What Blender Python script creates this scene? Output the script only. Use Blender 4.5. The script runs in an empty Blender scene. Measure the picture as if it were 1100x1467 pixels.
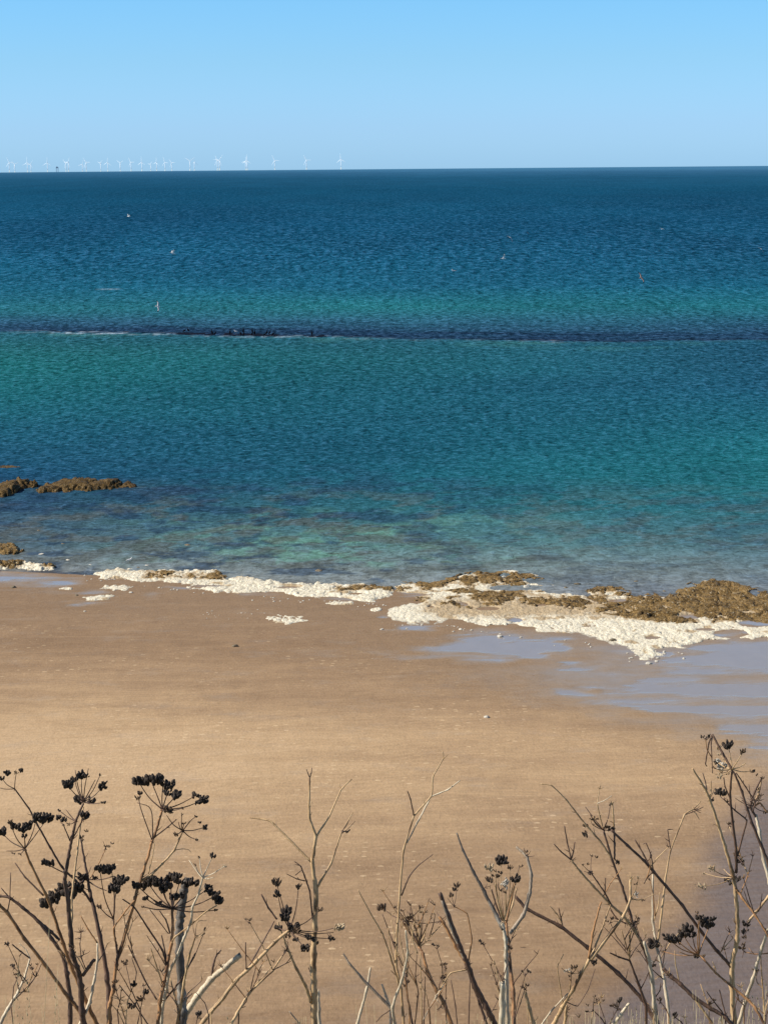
import bpy, bmesh, math, random
import numpy as np
from mathutils import Vector, Matrix

random.seed(7); rng = np.random.default_rng(7)
R = math.radians
SC = bpy.context.scene
COL = SC.collection

# ------------------------------------------------------------------ camera model
H = 30.0; F = 3150.0; CX, CY = 550.0, 733.5
ER = 6371000.0
HOR0, HOR1 = 247.0, 237.5                      # horizon row at the left and right edge
ROLL = math.atan((HOR0 - HOR1) / 1100.0)
DIP = math.sqrt(2 * H / ER)
PITCH = math.atan((CY - (HOR0 + HOR1) / 2) / F) + DIP
_F = np.array([0, math.cos(PITCH), -math.sin(PITCH)])
_R0 = np.array([1.0, 0, 0]); _U0 = np.array([0, math.sin(PITCH), math.cos(PITCH)])
_R = math.cos(ROLL) * _R0 - math.sin(ROLL) * _U0
_U = math.sin(ROLL) * _R0 + math.cos(ROLL) * _U0

def ray(px, py):
    px = np.asarray(px, float); py = np.asarray(py, float)
    return _F + ((px - CX) / F)[..., None] * _R - ((py - CY) / F)[..., None] * _U

def ground(px, py, zf=None):
    """world point seen at a picture position, on a surface z = zf(x, y)"""
    d = ray(px, py); z = np.zeros(d.shape[:-1])
    for _ in range(8):
        t = (z - H) / d[..., 2]
        p = d * t[..., None]; p[..., 2] = z
        if zf is None: break
        z = zf(p[..., 0], p[..., 1])
    return p

def to_px(x, y, z):
    v = np.stack([x, y, np.asarray(z) - H + 0 * x], -1)
    w = v @ _F
    return CX + F * (v @ _R) / w, CY - F * (v @ _U) / w

def at(px, py, Y):
    """world point on the ray of a picture position at forward distance Y"""
    d = ray(px, py)
    p = d * (Y / d[..., 1])[..., None]
    p[..., 2] += H
    return p

cam = bpy.data.cameras.new('camera'); co = bpy.data.objects.new('camera', cam); COL.objects.link(co)
cam.sensor_fit = 'VERTICAL'; cam.sensor_height = 24.0; cam.lens = 24.0 * F / 1467.0
cam.clip_start = 0.1; cam.clip_end = 90000
m = Matrix.Identity(4)
for i in range(3):
    m[i][0] = _R[i]; m[i][1] = _U[i]; m[i][2] = -_F[i]
m[2][3] = H
co.matrix_world = m
SC.camera = co

# ------------------------------------------------------------------ numpy noise
def _hash(ix, iy, s):
    n = (ix.astype(np.int64) * 374761393 + iy.astype(np.int64) * 668265263 + s * 1442695041) & 0xffffffff
    n = ((n ^ (n >> 13)) * 1274126177) & 0xffffffff
    return ((n ^ (n >> 16)) & 0xffff) / 65535.0

def vnoise(x, y, s=0):
    ix = np.floor(x); iy = np.floor(y); fx = x - ix; fy = y - iy
    fx = fx * fx * (3 - 2 * fx); fy = fy * fy * (3 - 2 * fy)
    a = _hash(ix, iy, s); b = _hash(ix + 1, iy, s); c = _hash(ix, iy + 1, s); d = _hash(ix + 1, iy + 1, s)
    return a + (b - a) * fx + (c - a) * fy + (a - b - c + d) * fx * fy

def fbm(x, y, s=0, o=4, g=0.5):
    t = 0; a = 1.0; n = 0
    for k in range(o):
        t = t + a * vnoise(x * 2 ** k + 17.3 * k, y * 2 ** k - 9.1 * k, s + k); n += a; a *= g
    return t / n

def cells(x, y, s=0):
    """distance to the nearest and second nearest cell point, and the cell's random value"""
    ix = np.floor(x); iy = np.floor(y)
    f1 = np.full(x.shape, 9.0); f2 = np.full(x.shape, 9.0); cid = np.zeros(x.shape)
    for dx in (-1, 0, 1):
        for dy in (-1, 0, 1):
            jx = ix + dx; jy = iy + dy
            px = jx + _hash(jx, jy, s); py = jy + _hash(jx, jy, s + 5)
            d = np.hypot(px - x, py - y); v = _hash(jx, jy, s + 9)
            nearer = d < f1
            f2 = np.where(nearer, f1, np.minimum(f2, d)); cid = np.where(nearer, v, cid); f1 = np.where(nearer, d, f1)
    return f1, f2, cid

def sstep(a, b, x):
    t = np.clip((x - a) / (b - a), 0, 1); return t * t * (3 - 2 * t)

def sdf(poly, x, y, ky=2.5):
    """signed distance (inside positive) to a polygon, rows counting ky times"""
    P = np.array(poly, float) * [1, ky]; y = y * ky
    d = np.full(x.shape, 1e9); ins = np.zeros(x.shape, bool)
    for i in range(len(P)):
        a = P[i]; b = P[(i + 1) % len(P)]; e = b - a
        wx = x - a[0]; wy = y - a[1]
        t = np.clip((wx * e[0] + wy * e[1]) / (e @ e + 1e-9), 0, 1)
        d = np.minimum(d, np.hypot(wx - e[0] * t, wy - e[1] * t))
        c = (a[1] > y) != (b[1] > y)
        with np.errstate(divide='ignore', invalid='ignore'):
            xi = a[0] + (y - a[1]) * e[0] / (e[1] if abs(e[1]) > 1e-9 else 1e-9)
        ins ^= c & (x < xi)
    return np.where(ins, d, -d)

def ell(cx, cy, rx, ry, x, y):
    """1 at the centre of an ellipse, 0 at its edge, negative outside"""
    return 1 - np.hypot((x - cx) / rx, (y - cy) / ry)

# ------------------------------------------------------------------ object helpers
def tag(o, label=None, cat=None, group=None, kind=None):
    if label: o['label'] = label
    if cat: o['category'] = cat
    if group: o['group'] = group
    if kind: o['kind'] = kind
    return o

def empty(name, loc=(0, 0, 0), rz=0.0):
    o = bpy.data.objects.new(name, None); COL.objects.link(o)
    o.location = loc; o.rotation_euler = (0, 0, rz); o.empty_display_size = 0.1
    return o

def mesh_obj(name, V, Fc, mats, parent=None, attrs=None, smooth=True, midx=None, cols=None):
    me = bpy.data.meshes.new(name)
    me.from_pydata([tuple(v) for v in V] if not isinstance(V, np.ndarray) else V.tolist(), [], Fc if not isinstance(Fc, np.ndarray) else Fc.tolist())
    for mt in (mats if isinstance(mats, (list, tuple)) else [mats]): me.materials.append(mt)
    if midx is not None: me.polygons.foreach_set('material_index', midx)
    if smooth: me.polygons.foreach_set('use_smooth', [True] * len(me.polygons))
    for k, a in (attrs or {}).items():
        at_ = me.attributes.new(k, 'FLOAT', 'POINT'); at_.data.foreach_set('value', np.asarray(a, np.float32).ravel())
    for k, a in (cols or {}).items():
        at_ = me.attributes.new(k, 'FLOAT_COLOR', 'POINT')
        c = np.ones((len(a), 4), np.float32); c[:, :3] = a; at_.data.foreach_set('color', c.ravel())
    me.update()
    o = bpy.data.objects.new(name, me); COL.objects.link(o)
    if parent is not None: o.parent = parent
    return o

def copy_tree(o, parent=None):
    c = o.copy(); COL.objects.link(c)
    if parent is not None: c.parent = parent
    for ch in list(o.children): copy_tree(ch, c)
    return c

def grid_faces(nr, nc):
    i = np.arange(nr * nc).reshape(nr, nc)
    return np.stack([i[:-1, :-1], i[:-1, 1:], i[1:, 1:], i[1:, :-1]], -1).reshape(-1, 4)

# ------------------------------------------------------------------ materials
class NT:
    def __init__(s, name):
        s.m = bpy.data.materials.new(name); s.m.use_nodes = True
        s.t = s.m.node_tree; s.n = s.t.nodes; s.p = s.n['Principled BSDF']; s.out = s.n['Material Output']
    def add(s, typ, **kw):
        n = s.n.new(typ)
        for k, v in kw.items():
            if k in n.inputs.keys(): s.set(n.inputs[k], v)
            else: setattr(n, k, v)
        return n
    def set(s, inp, v):
        if hasattr(v, 'is_output') or isinstance(v, bpy.types.NodeSocket): s.t.links.new(v, inp)
        else: inp.default_value = v
    def attr(s, name):
        return s.add('ShaderNodeAttribute', attribute_name=name)
    def math(s, op, a, b=0.0, c=None, clamp=False):
        n = s.n.new('ShaderNodeMath'); n.operation = op; n.use_clamp = clamp
        s.set(n.inputs[0], a); s.set(n.inputs[1], b)
        if c is not None: s.set(n.inputs[2], c)
        return n.outputs[0]
    def ramp(s, f, stops, interp='LINEAR'):
        n = s.n.new('ShaderNodeValToRGB'); n.color_ramp.interpolation = interp
        e = n.color_ramp.elements
        while len(e) < len(stops): e.new(0.5)
        for k, (p, c) in enumerate(stops):
            e[k].position = p
            e[k].color = (c, c, c, 1) if isinstance(c, (int, float)) else (*c, 1)
        s.set(n.inputs[0], f); return n.outputs[0]
    def mix(s, f, a, b, blend='MIX'):
        n = s.n.new('ShaderNodeMix'); n.data_type = 'RGBA'; n.blend_type = blend
        s.set(n.inputs[0], f)
        s.set(n.inputs[6], (*a, 1) if isinstance(a, tuple) else a)
        s.set(n.inputs[7], (*b, 1) if isinstance(b, tuple) else b)
        return n.outputs[2]
    def coords(s, scale=(1, 1, 1), rot=(0, 0, 0), src='geo'):
        if src == 'geo': v = s.n.new('ShaderNodeNewGeometry').outputs['Position']
        else: v = s.n.new('ShaderNodeTexCoord').outputs['Object']
        mp = s.n.new('ShaderNodeMapping'); s.set(mp.inputs['Vector'], v)
        mp.inputs['Scale'].default_value = scale; mp.inputs['Rotation'].default_value = rot
        return mp.outputs[0]
    def noise(s, vec, scale, detail=3.0, rough=0.5, dist=0.0, dim='3D'):
        n = s.n.new('ShaderNodeTexNoise'); n.noise_dimensions = dim
        s.set(n.inputs['Vector'], vec); n.inputs['Scale'].default_value = scale
        n.inputs['Detail'].default_value = detail; n.inputs['Roughness'].default_value = rough
        n.inputs['Distortion'].default_value = dist
        return n.outputs['Fac']
    def bump(s, h, strength=0.5, dist=0.1, normal=None):
        n = s.n.new('ShaderNodeBump'); s.set(n.inputs['Height'], h)
        s.set(n.inputs['Strength'], strength); s.set(n.inputs['Distance'], dist)
        if normal is not None: s.set(n.inputs['Normal'], normal)
        return n.outputs[0]
    def base(s, c): s.set(s.p.inputs['Base Color'], (*c, 1) if isinstance(c, tuple) else c)
    def rough(s, r): s.set(s.p.inputs['Roughness'], r)
    def norm(s, n): s.set(s.p.inputs['Normal'], n)

def lin(c):
    c = np.asarray(c, float) / 255.0
    return np.where(c <= 0.04045, c / 12.92, ((c + 0.055) / 1.055) ** 2.4)
def L(*c): return tuple(float(v) for v in lin(c))

# ------------------------------------------------------------------ sun and sky
SUN_EL = R(40); SUN_AZ = R(-95)              # azimuth clockwise from +Y (the way the camera looks)
w = bpy.data.worlds.new('World'); SC.world = w; w.use_nodes = True
nt = w.node_tree; bg = nt.nodes['Background']
sky = nt.nodes.new('ShaderNodeTexSky'); sky.sky_type = 'NISHITA'; sky.sun_disc = False
sky.sun_elevation = SUN_EL; sky.sun_rotation = SUN_AZ
sky.altitude = 30; sky.air_density = 1.0; sky.dust_density = 0.3; sky.ozone_density = 2.5
# near the horizon the clear sky keeps its blue: tint by elevation of the view direction
tc = nt.nodes.new('ShaderNodeTexCoord'); sp = nt.nodes.new('ShaderNodeSeparateXYZ')
nt.links.new(tc.outputs['Generated'], sp.inputs[0])
rmp = nt.nodes.new('ShaderNodeValToRGB'); e = rmp.color_ramp.elements
SKY_TINT = [(0.0, (0.66, 1.22, 2.34)), (0.0155, (0.655, 1.14, 2.14)), (0.045, (0.62, 1.09, 1.78)), (0.078, (0.57, 1.10, 1.69)), (0.2, (0.66, 0.84, 1.12)), (0.5, (0.44, 0.42, 0.42)), (1.0, (0.42, 0.39, 0.36))]
while len(e) < len(SKY_TINT): e.new(0.5)
for k, (p, c) in enumerate(SKY_TINT): e[k].position = p; e[k].color = tuple(v / 2.5 for v in c) + (1,)
nt.links.new(sp.outputs[2], rmp.inputs[0])
mx = nt.nodes.new('ShaderNodeMix'); mx.data_type = 'RGBA'; mx.blend_type = 'MULTIPLY'; mx.inputs[0].default_value = 1.0
nt.links.new(sky.outputs[0], mx.inputs[6]); nt.links.new(rmp.outputs[0], mx.inputs[7])
vs_ = nt.nodes.new('ShaderNodeVectorMath'); vs_.operation = 'SCALE'; vs_.inputs['Scale'].default_value = 2.5
nt.links.new(mx.outputs[2], vs_.inputs[0]); nt.links.new(vs_.outputs[0], bg.inputs[0]); bg.inputs[1].default_value = 0.10
sd = np.array([math.sin(SUN_AZ) * math.cos(SUN_EL), math.cos(SUN_AZ) * math.cos(SUN_EL), math.sin(SUN_EL)])
sun = bpy.data.lights.new('sun', 'SUN'); sun.energy = 5.0; sun.angle = R(0.53); sun.color = (1.0, 0.93, 0.82)
so = bpy.data.objects.new('sun', sun); COL.objects.link(so); so.location = (-40, -20, 70)
so.rotation_euler = Vector(sd).to_track_quat('Z', 'Y').to_euler()
SC.view_settings.view_transform = 'Standard'; SC.view_settings.look = 'None'; SC.view_settings.exposure = 0
try: SC.cycles.use_denoising = True
except Exception: pass

# ------------------------------------------------------------------ the sea
SH = ground(np.array([0.0, 300.0, 550.0, 800.0, 1100.0]), np.array([818.0, 832.0, 844.0, 856.0, 863.0]))
def shore_y(x): return np.interp(x, SH[:, 0], SH[:, 1], left=None, right=None)
def beach_z(x, y):
    d = shore_y(np.clip(x, SH[0, 0], SH[-1, 0])) - y
    return np.where(d > 0, 0.013 * d, 0.03 * d)

rows = [(243, [(74, 136, 180)] * 3), (247, [(52, 112, 154)] * 3), (255, [(28, 94, 132)] * 3), (272, [(8, 84, 120)] * 3), (320, [(8, 86, 124)] * 3),  # top rows lightened: horizon haze put into the water colour
        (370, [(13, 98, 134), (13, 94, 130), (12, 90, 126)]), (410, [(22, 108, 138), (20, 104, 136), (18, 102, 134)]),
        (440, [(36, 118, 136), (34, 126, 138), (28, 118, 136)]), (458, [(44, 106, 134), (46, 112, 138), (40, 116, 140)]),
        (496, [(32, 110, 118), (34, 106, 122), (28, 92, 122)]), (520, [(26, 116, 122), (30, 110, 124), (30, 96, 126)]),
        (560, [(24, 110, 122), (26, 104, 124), (26, 94, 124)]), (620, [(28, 102, 128), (24, 96, 120), (26, 112, 130)]),
        (680, [(30, 84, 120), (28, 102, 124), (30, 122, 132)]), (730, [(64, 100, 124), (48, 112, 126), (44, 120, 134)]),
        (780, [(90, 114, 128), (100, 146, 148), (84, 128, 142)]), (815, [(150, 158, 162), (138, 156, 158), (116, 140, 150)]),
        (850, [(176, 176, 178), (166, 172, 174), (140, 150, 160)])]
RY = np.array([r[0] for r in rows], float); RC = np.array([[lin(c) for c in r[1]] for r in rows])
def sea_base(px, py):
    a = np.stack([np.stack([np.interp(py, RY, RC[:, k, c]) for c in range(3)], -1) for k in range(3)], 0)
    u = np.clip(px / 1100.0, 0, 1)[..., None]
    return np.where(u < 0.5, a[0] + (a[1] - a[0]) * u * 2, a[1] + (a[2] - a[1]) * (u * 2 - 1))

LINE_X = [-400, 0, 100, 200, 350, 500, 620, 800, 1100, 1500]; LINE_Y = [468, 473, 475, 477.5, 481, 484, 487, 491, 491, 492]
def build_sea():
    pys = np.concatenate([np.arange(HOR1 + 6.0, 262, 1.0), np.arange(262, 455, 1.6), np.arange(455, 500, 0.7), np.arange(500, 770, 1.6), np.arange(770, 862, 1.0)])
    hx = np.concatenate([np.arange(-1600, -120, 120), np.arange(-120, 1220, 4.0), np.arange(1220, 2800, 120)])
    # rows are rings of equal distance so that the sheet stays tidy; distance from the row at mid picture
    mid = (HOR0 + HOR1) / 2
    # put rows on ground distance
    d = ground(np.full(pys.shape, CX), pys)[:, 1]
    d = d[(d > 0) & (d < 15000)]
    d = np.concatenate([[40000, 33000, 27000, 23000, 20500, 19000, 17500, 16200], d])
    d = np.sort(d)[::-1]
    ax = (hx - CX) / F / math.cos(PITCH)
    X = d[:, None] * ax[None, :]; Y = np.repeat(d[:, None], len(hx), 1)
    Z = -(X ** 2 + Y ** 2) / (2 * ER)
    px, py = to_px(X, Y, Z); py = py - (HOR0 - (HOR0 - HOR1) * px / 1100 - mid) * 0.5
    C = sea_base(px, py)
    # reef awash: long dark weed line, soft on the seaward side
    ly = np.interp(px, LINE_X, LINE_Y) + 3 * (fbm(px / 60, py * 0 + 3, 4) - 0.5)
    t = py - ly
    up = np.interp(px, [0, 300, 600, 1100], [15, 17, 20, 24])
    streak = 0.35 + 1.1 * fbm(px / 130, py / 2.0, 8, 3)
    ragged = 3.0 * (fbm(px / 35, py * 0 + 7, 14, 4) - 0.5)
    t2 = t - ragged
    halo = sstep(0, 3, -t2) * (1 - sstep(0.6, 1.7, -t2 / up)) * 0.62
    C = C * (1 - halo[..., None]) + lin((48, 90, 128)) * halo[..., None]
    fade_ = np.interp(px, [-200, 30, 120, 300, 800, 1000, 1200], [.5, .65, .8, .95, .85, .7, .6])
    core = sstep(0, 2.0, -t2) * (1 - sstep(0.35, 0.95, -t2 / up)) * fade_ * np.clip(streak, 0, 1) * 0.92
    C = C * (1 - core[..., None]) + lin((25, 45, 82)) * core[..., None]
    for off, wd_, am in ((2.5, 1.1, .8), (11.0, 1.0, .75), (17.0, .9, .5), (22.0, 1.1, .35)):
        ln_ = np.exp(-((t2 + off + 1.5 * (fbm(px / 90, py * 0 + off, 15, 3) - .5)) / wd_) ** 2) * am * fade_ * sstep(0.35, 0.55, fbm(px / 80, py * 0 + 3 * off, 16, 3))
        C = C * (1 - ln_[..., None]) + lin((12, 26, 54)) * ln_[..., None]
    pale = sstep(-1, 3, t2) * (1 - sstep(4, 16, t2)) * sstep(0.4, 0.65, fbm(px / 120, py / 9, 18, 3)) * 0.5
    C = C * (1 - pale[..., None]) + lin((72, 142, 140)) * pale[..., None]
    # cloud-like drift of tone over the open water
    f = fbm(px / 260, py / 22, 21, 3) - 0.5
    C = C * (1 + 0.38 * f[..., None] * np.array([1.1, 1.0, 0.8]))
    # shallow weed, stones and bright sand showing through
    sh = sstep(675, 745, py) * (1 - sstep(805, 840, py) * 0.35)
    wx = px + 46 * (fbm(px / 50, py / 10, 91, 3) - 0.5); wy = py + 9 * (fbm(px / 40, py / 8, 93, 3) - 0.5)
    n1 = fbm(wx / 52 + 0.03 * wy, wy / 10.0, 31, 5, 0.6); n2 = fbm(wx / 46 - 3, wy / 9.0 + 8, 37, 5, 0.58); n3 = fbm(wx / 60 + 5, wy / 10.0 + 2, 41, 5, 0.58)
    lft = 1 - sstep(520, 760, px)
    brn = sstep(0.50, 0.62, n1) * sh * (0.55 + 0.35 * lft)
    grn = sstep(0.50, 0.64, n2) * sstep(715, 760, py) * np.clip(1.0 - np.abs(px - 480) / 380, 0, 1) * (1 - sstep(800, 822, py))
    drk = sstep(0.52, 0.62, n3) * sstep(640, 720, py) * (0.35 + 0.5 * lft)
    for cx, cy, rx, ry in ((390, 772, 95, 14), (545, 760, 130, 16), (470, 798, 80, 9)):
        grn = np.maximum(grn, np.clip(ell(cx, cy, rx, ry, px, py) * 1.4, 0, 1) * sstep(0.38, 0.6, n2))
    for cx, cy, rx, ry in ((575, 775, 75, 11), (340, 797, 60, 9), (120, 735, 90, 14), (660, 815, 90, 10), (760, 800, 90, 8), (200, 700, 50, 6)):
        brn = np.maximum(brn, np.clip(ell(cx, cy, rx, ry, px, py) * 1.5, 0, 1) * sstep(0.35, 0.58, n1) * 0.95)
    for cx, cy, rx, ry in ((470, 806, 60, 7), (400, 790, 40, 5), (260, 700, 110, 9), (60, 720, 80, 9), (660, 770, 60, 5)):
        drk = np.maximum(drk, np.clip(ell(cx, cy, rx, ry, px, py) * 1.5, 0, 1) * sstep(0.35, 0.6, n3))
    C = C * (1 - 0.75 * grn[..., None]) + lin((118, 176, 158)) * 0.75 * grn[..., None]
    C = C * (1 - 0.7 * brn[..., None]) + lin((100, 106, 102)) * 0.7 * brn[..., None]
    C = C * (1 - 0.7 * drk[..., None]) + lin((40, 70, 104)) * 0.7 * drk[..., None]
    gy = C.mean(-1, keepdims=True); C = C + (gy - C) * 0.03
    # foam: where the swell breaks on the reef line, and a few far whitecaps
    foam = np.zeros(px.shape)
    fl = np.abs(t + 0.5) < 3.2
    amt = np.interp(px, [-50, 10, 70, 90, 160, 185, 240, 260, 340, 400, 470, 640, 770, 790, 810, 1100], [.1, .15, .5, .9, .9, .6, .5, .1, .55, .6, .3, .08, .15, .45, .08, .04])
    foam = np.where(fl, amt * sstep(0.42, 0.66, fbm(px / 9, py / 1.0, 51, 3)) * (1 - np.abs(t + 0.5) / 3.2), 0)
    for cx, cy, rx, ry in ((156, 412.5, 20, 1.3),):
        foam = np.maximum(foam, np.clip(ell(cx, cy, rx, ry, px, py) * 2, 0, 1) * 0.35)
    D = shore_y(np.clip(X, SH[0, 0], SH[-1, 0])) - Y
    thin = 1 - sstep(-2.0, 3.0, -D + 5 * (fbm(X / 3, Y / 5, 61) - 0.5))
    thin = np.where(Y > 400, 0, thin)
    o = mesh_obj('sea', np.stack([X, Y, Z], -1).reshape(-1, 3), grid_faces(*X.shape)[:, ::-1], sea_mat(), attrs={'foam': foam, 'thin': thin, 'dist': Y}, cols={'water': np.clip(C, 0, 1).reshape(-1, 3)})
    tag(o, 'blue green sea with a dark weedy reef line, reaching to the horizon', kind='structure')

def sea_mat():
    s = NT('sea_water')
    d = s.attr('dist').outputs['Fac']
    def fade(a, b, c, e): return s.math('MULTIPLY', s.math('SMOOTH_MIN', 1, 1, 0) if False else s.ramp(s.math('DIVIDE', d, 3000.0), [(0, 1.0 if a == 0 else 0.0), (max(a, 1) / 3000, 0.0 if a else 1.0), (b / 3000, 1.0), (c / 3000, 1.0), (e / 3000, 0.0)]), 1.0)
    n1 = s.noise(s.coords((0.42, 0.42, 1), (0, 0, R(6))), 3.7, 3, 0.62, 0.6)
    n2 = s.noise(s.coords((0.27, 0.14, 1), (0, 0, R(3))), 3.2, 3, 0.64, 0.5)
    n3 = s.noise(s.coords((0.14, 0.032, 1), (0, 0, R(-1))), 3.1, 3, 0.66, 0.4)
    n4 = s.noise(s.coords((0.020, 0.0035, 1)), 1.0, 3, 0.6)
    w1 = s.ramp(s.math('DIVIDE', d, 1500.0), [(0.0, 0.5), (0.11, 0.5), (0.17, 0.95), (0.33, 0.15), (0.5, 0.0)])
    w2 = s.ramp(s.math('DIVIDE', d, 1500.0), [(0.0, 0.15), (0.13, 0.35), (0.27, 1.0), (0.45, 0.8), (0.8, 0.1)])
    w3 = s.ramp(s.math('DIVIDE', d, 6000.0), [(0.0, 0.0), (0.06, 0.1), (0.12, 0.95), (0.3, 0.55), (1.0, 0.25)])
    h = s.math('ADD', s.math('ADD', s.math('MULTIPLY', s.math('SUBTRACT', n1, 0.5), w1), s.math('MULTIPLY', s.math('SUBTRACT', n2, 0.5), w2)), s.math('MULTIPLY', s.math('SUBTRACT', n3, 0.5), w3))
    # wave light and shade put into the water colour: troughs darker, crests paler
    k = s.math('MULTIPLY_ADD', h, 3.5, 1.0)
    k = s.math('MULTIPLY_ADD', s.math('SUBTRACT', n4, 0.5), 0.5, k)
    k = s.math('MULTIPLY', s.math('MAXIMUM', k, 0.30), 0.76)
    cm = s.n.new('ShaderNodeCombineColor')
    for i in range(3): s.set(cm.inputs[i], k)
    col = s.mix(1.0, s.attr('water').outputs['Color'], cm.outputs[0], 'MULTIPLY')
    fo = s.math('MULTIPLY', s.attr('foam').outputs['Fac'], s.ramp(s.noise(s.coords((1, 0.15, 1)), 1.2, 3), [(0.35, 0.35), (0.6, 1.0)]), clamp=True)
    col = s.mix(fo, col, (0.52, 0.66, 0.80))
    hs = s.math('ADD', s.math('ADD', s.math('MULTIPLY', s.math('MULTIPLY', n1, w1), 0.22), s.math('MULTIPLY', s.math('MULTIPLY', n2, w2), 0.6)), s.math('MULTIPLY', s.math('MULTIPLY', n3, w3), 1.6))
    nb = s.bump(hs, 0.8, 1.0)
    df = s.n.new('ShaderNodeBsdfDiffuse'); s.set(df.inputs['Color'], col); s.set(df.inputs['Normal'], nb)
    gl = s.n.new('ShaderNodeBsdfGlossy'); gl.inputs['Color'].default_value = (0.9, 0.95, 1, 1); gl.inputs['Roughness'].default_value = 0.22; s.set(gl.inputs['Normal'], nb)
    crest = s.ramp(s.math('MULTIPLY_ADD', h, 1.0, 0.5), [(0.48, 0.012), (0.56, 0.07), (0.66, 0.22)])
    wm = s.n.new('ShaderNodeMixShader'); s.set(wm.inputs[0], s.math('MAXIMUM', crest, s.math('MULTIPLY', s.attr('thin').outputs['Fac'], 0.12)))
    s.t.links.new(df.outputs[0], wm.inputs[1]); s.t.links.new(gl.outputs[0], wm.inputs[2])
    tr = s.n.new('ShaderNodeBsdfTransparent'); ms = s.n.new('ShaderNodeMixShader')
    s.set(ms.inputs[0], s.math('MULTIPLY', s.attr('thin').outputs['Fac'], 0.6))
    s.t.links.new(wm.outputs[0], ms.inputs[1]); s.t.links.new(tr.outputs[0], ms.inputs[2])
    s.t.links.new(ms.outputs[0], s.out.inputs[0])
    return s.m

# ------------------------------------------------------------------ the beach
PUDDLES = [[(-40, 817), (60, 820), (112, 822), (100, 832), (75, 845), (30, 842), (-40, 840)],
           [(560, 937), (620, 927), (660, 914), (690, 905), (750, 907), (830, 914), (810, 928), (760, 940), (720, 953), (640, 944)],
           [(945, 945), (1000, 926), (1040, 913), (1200, 918), (1250, 1100), (1095, 1078), (1050, 1050), (1000, 1030), (950, 1022), (880, 1012), (800, 996), (800, 988), (870, 986), (920, 965)]]
PELL = [(125, 864, 30, 5), (135, 848, 24, 4), (215, 853, 26, 3.5), (600, 901, 34, 5), (822, 957, 32, 7), (260, 842, 22, 2.5), (390, 850, 60, 3), (505, 858, 40, 3), (548, 884, 16, 4), (950, 937, 20, 5), (780, 918, 60, 5), (742, 842, 50, 5), (797, 846, 26, 5), (893, 862, 22, 4), (1046, 908, 30, 7), (1085, 893, 30, 6), (988, 884, 18, 4), (660, 866, 14, 4), (590, 852, 28, 4), (1010, 902, 18, 3), (300, 840, 28, 2.4), (415, 842, 22, 2.6), (740, 889, 12, 4)]
WETPOLY = [(1400, 1070), (1085, 1120), (1045, 1170), (1025, 1200), (1015, 1240), (1000, 1290), (960, 1335), (900, 1390), (850, 1440), (790, 1490), (760, 1640), (1500, 1640)]
def build_beach():
    x = np.arange(-95, 95.01, 0.22); y = np.concatenate([np.arange(24, 60, 1.0), np.arange(60, 200, 0.42)])
    X, Y = np.meshgrid(x, y)
    Z0 = beach_z(X, Y)
    px, py = to_px(X, Y, Z0)
    wob = (fbm(px / 40, py / 9, 71, 4) - 0.5)
    wob2 = fbm(px / 45, py / 3.0, 73, 4) - 0.5
    wet = np.zeros(X.shape)
    for p in PUDDLES:
        wet = np.maximum(wet, sstep(-34, 46, sdf(p, px, py, 3.0) + 60 * wob + 75 * wob2))
    for e_ in PELL:
        wet = np.maximum(wet, np.clip(ell(*e_, px, py) * 1.3 + 3.2 * wob2 + 0.1, 0, 1))
    sheen = sstep(560, 900, px) * sstep(880, 925, py) * (1 - sstep(-30, 60, py - np.interp(px, [500, 700, 900, 1100, 1300], [940, 965, 1010, 1065, 1090])))
    wet = wet * (-0.25 + 2.1 * fbm(px / 130, py / 9, 75, 5))
    wet = np.maximum(wet, sheen * (0.16 + 0.5 * fbm(px / 160, py / 10, 76, 4)))
    damp = sstep(-38, 46, sdf(WETPOLY, px, py, 1.0) + 46 * (fbm(px / 60, py / 22, 77) - 0.5))
    # damp margin below the rocks, wider to the right
    top = np.interp(px, [0, 400, 700, 1100], [880, 900, 985, 1090])
    mar = 1 - sstep(-40, 45, py - top + 40 * wob)
    Z = Z0 + 0.05 * (fbm(X / 6, Y / 9, 81, 3) - 0.5) * (1 - np.clip(wet, 0, 1)) * sstep(2, 8, shore_y(np.clip(X, SH[0, 0], SH[-1, 0])) - Y)
    tone = np.interp(py, [820, 870, 940, 1000, 1050, 1110, 1180, 1300, 1467], [0.42, 0.44, 0.50, 0.62, 0.86, 0.93, 0.76, 0.62, 0.48])
    tone = tone - 0.07 - 0.12 * sstep(300, 1000, px) * sstep(980, 1060, py) + 0.30 * (fbm(px / 300, py / 28, 83, 4) - 0.5) + 0.14 * (1 - sstep(50, 620, px)) * sstep(930, 1030, py)
    o = mesh_obj('beach', np.stack([X, Y, Z], -1).reshape(-1, 3), grid_faces(*X.shape), sand_mat(), attrs={'wet': wet, 'damp': damp, 'margin': mar, 'tone': tone})
    tag(o, 'brown sandy beach with wet pools below the rocks', kind='structure')

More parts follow.
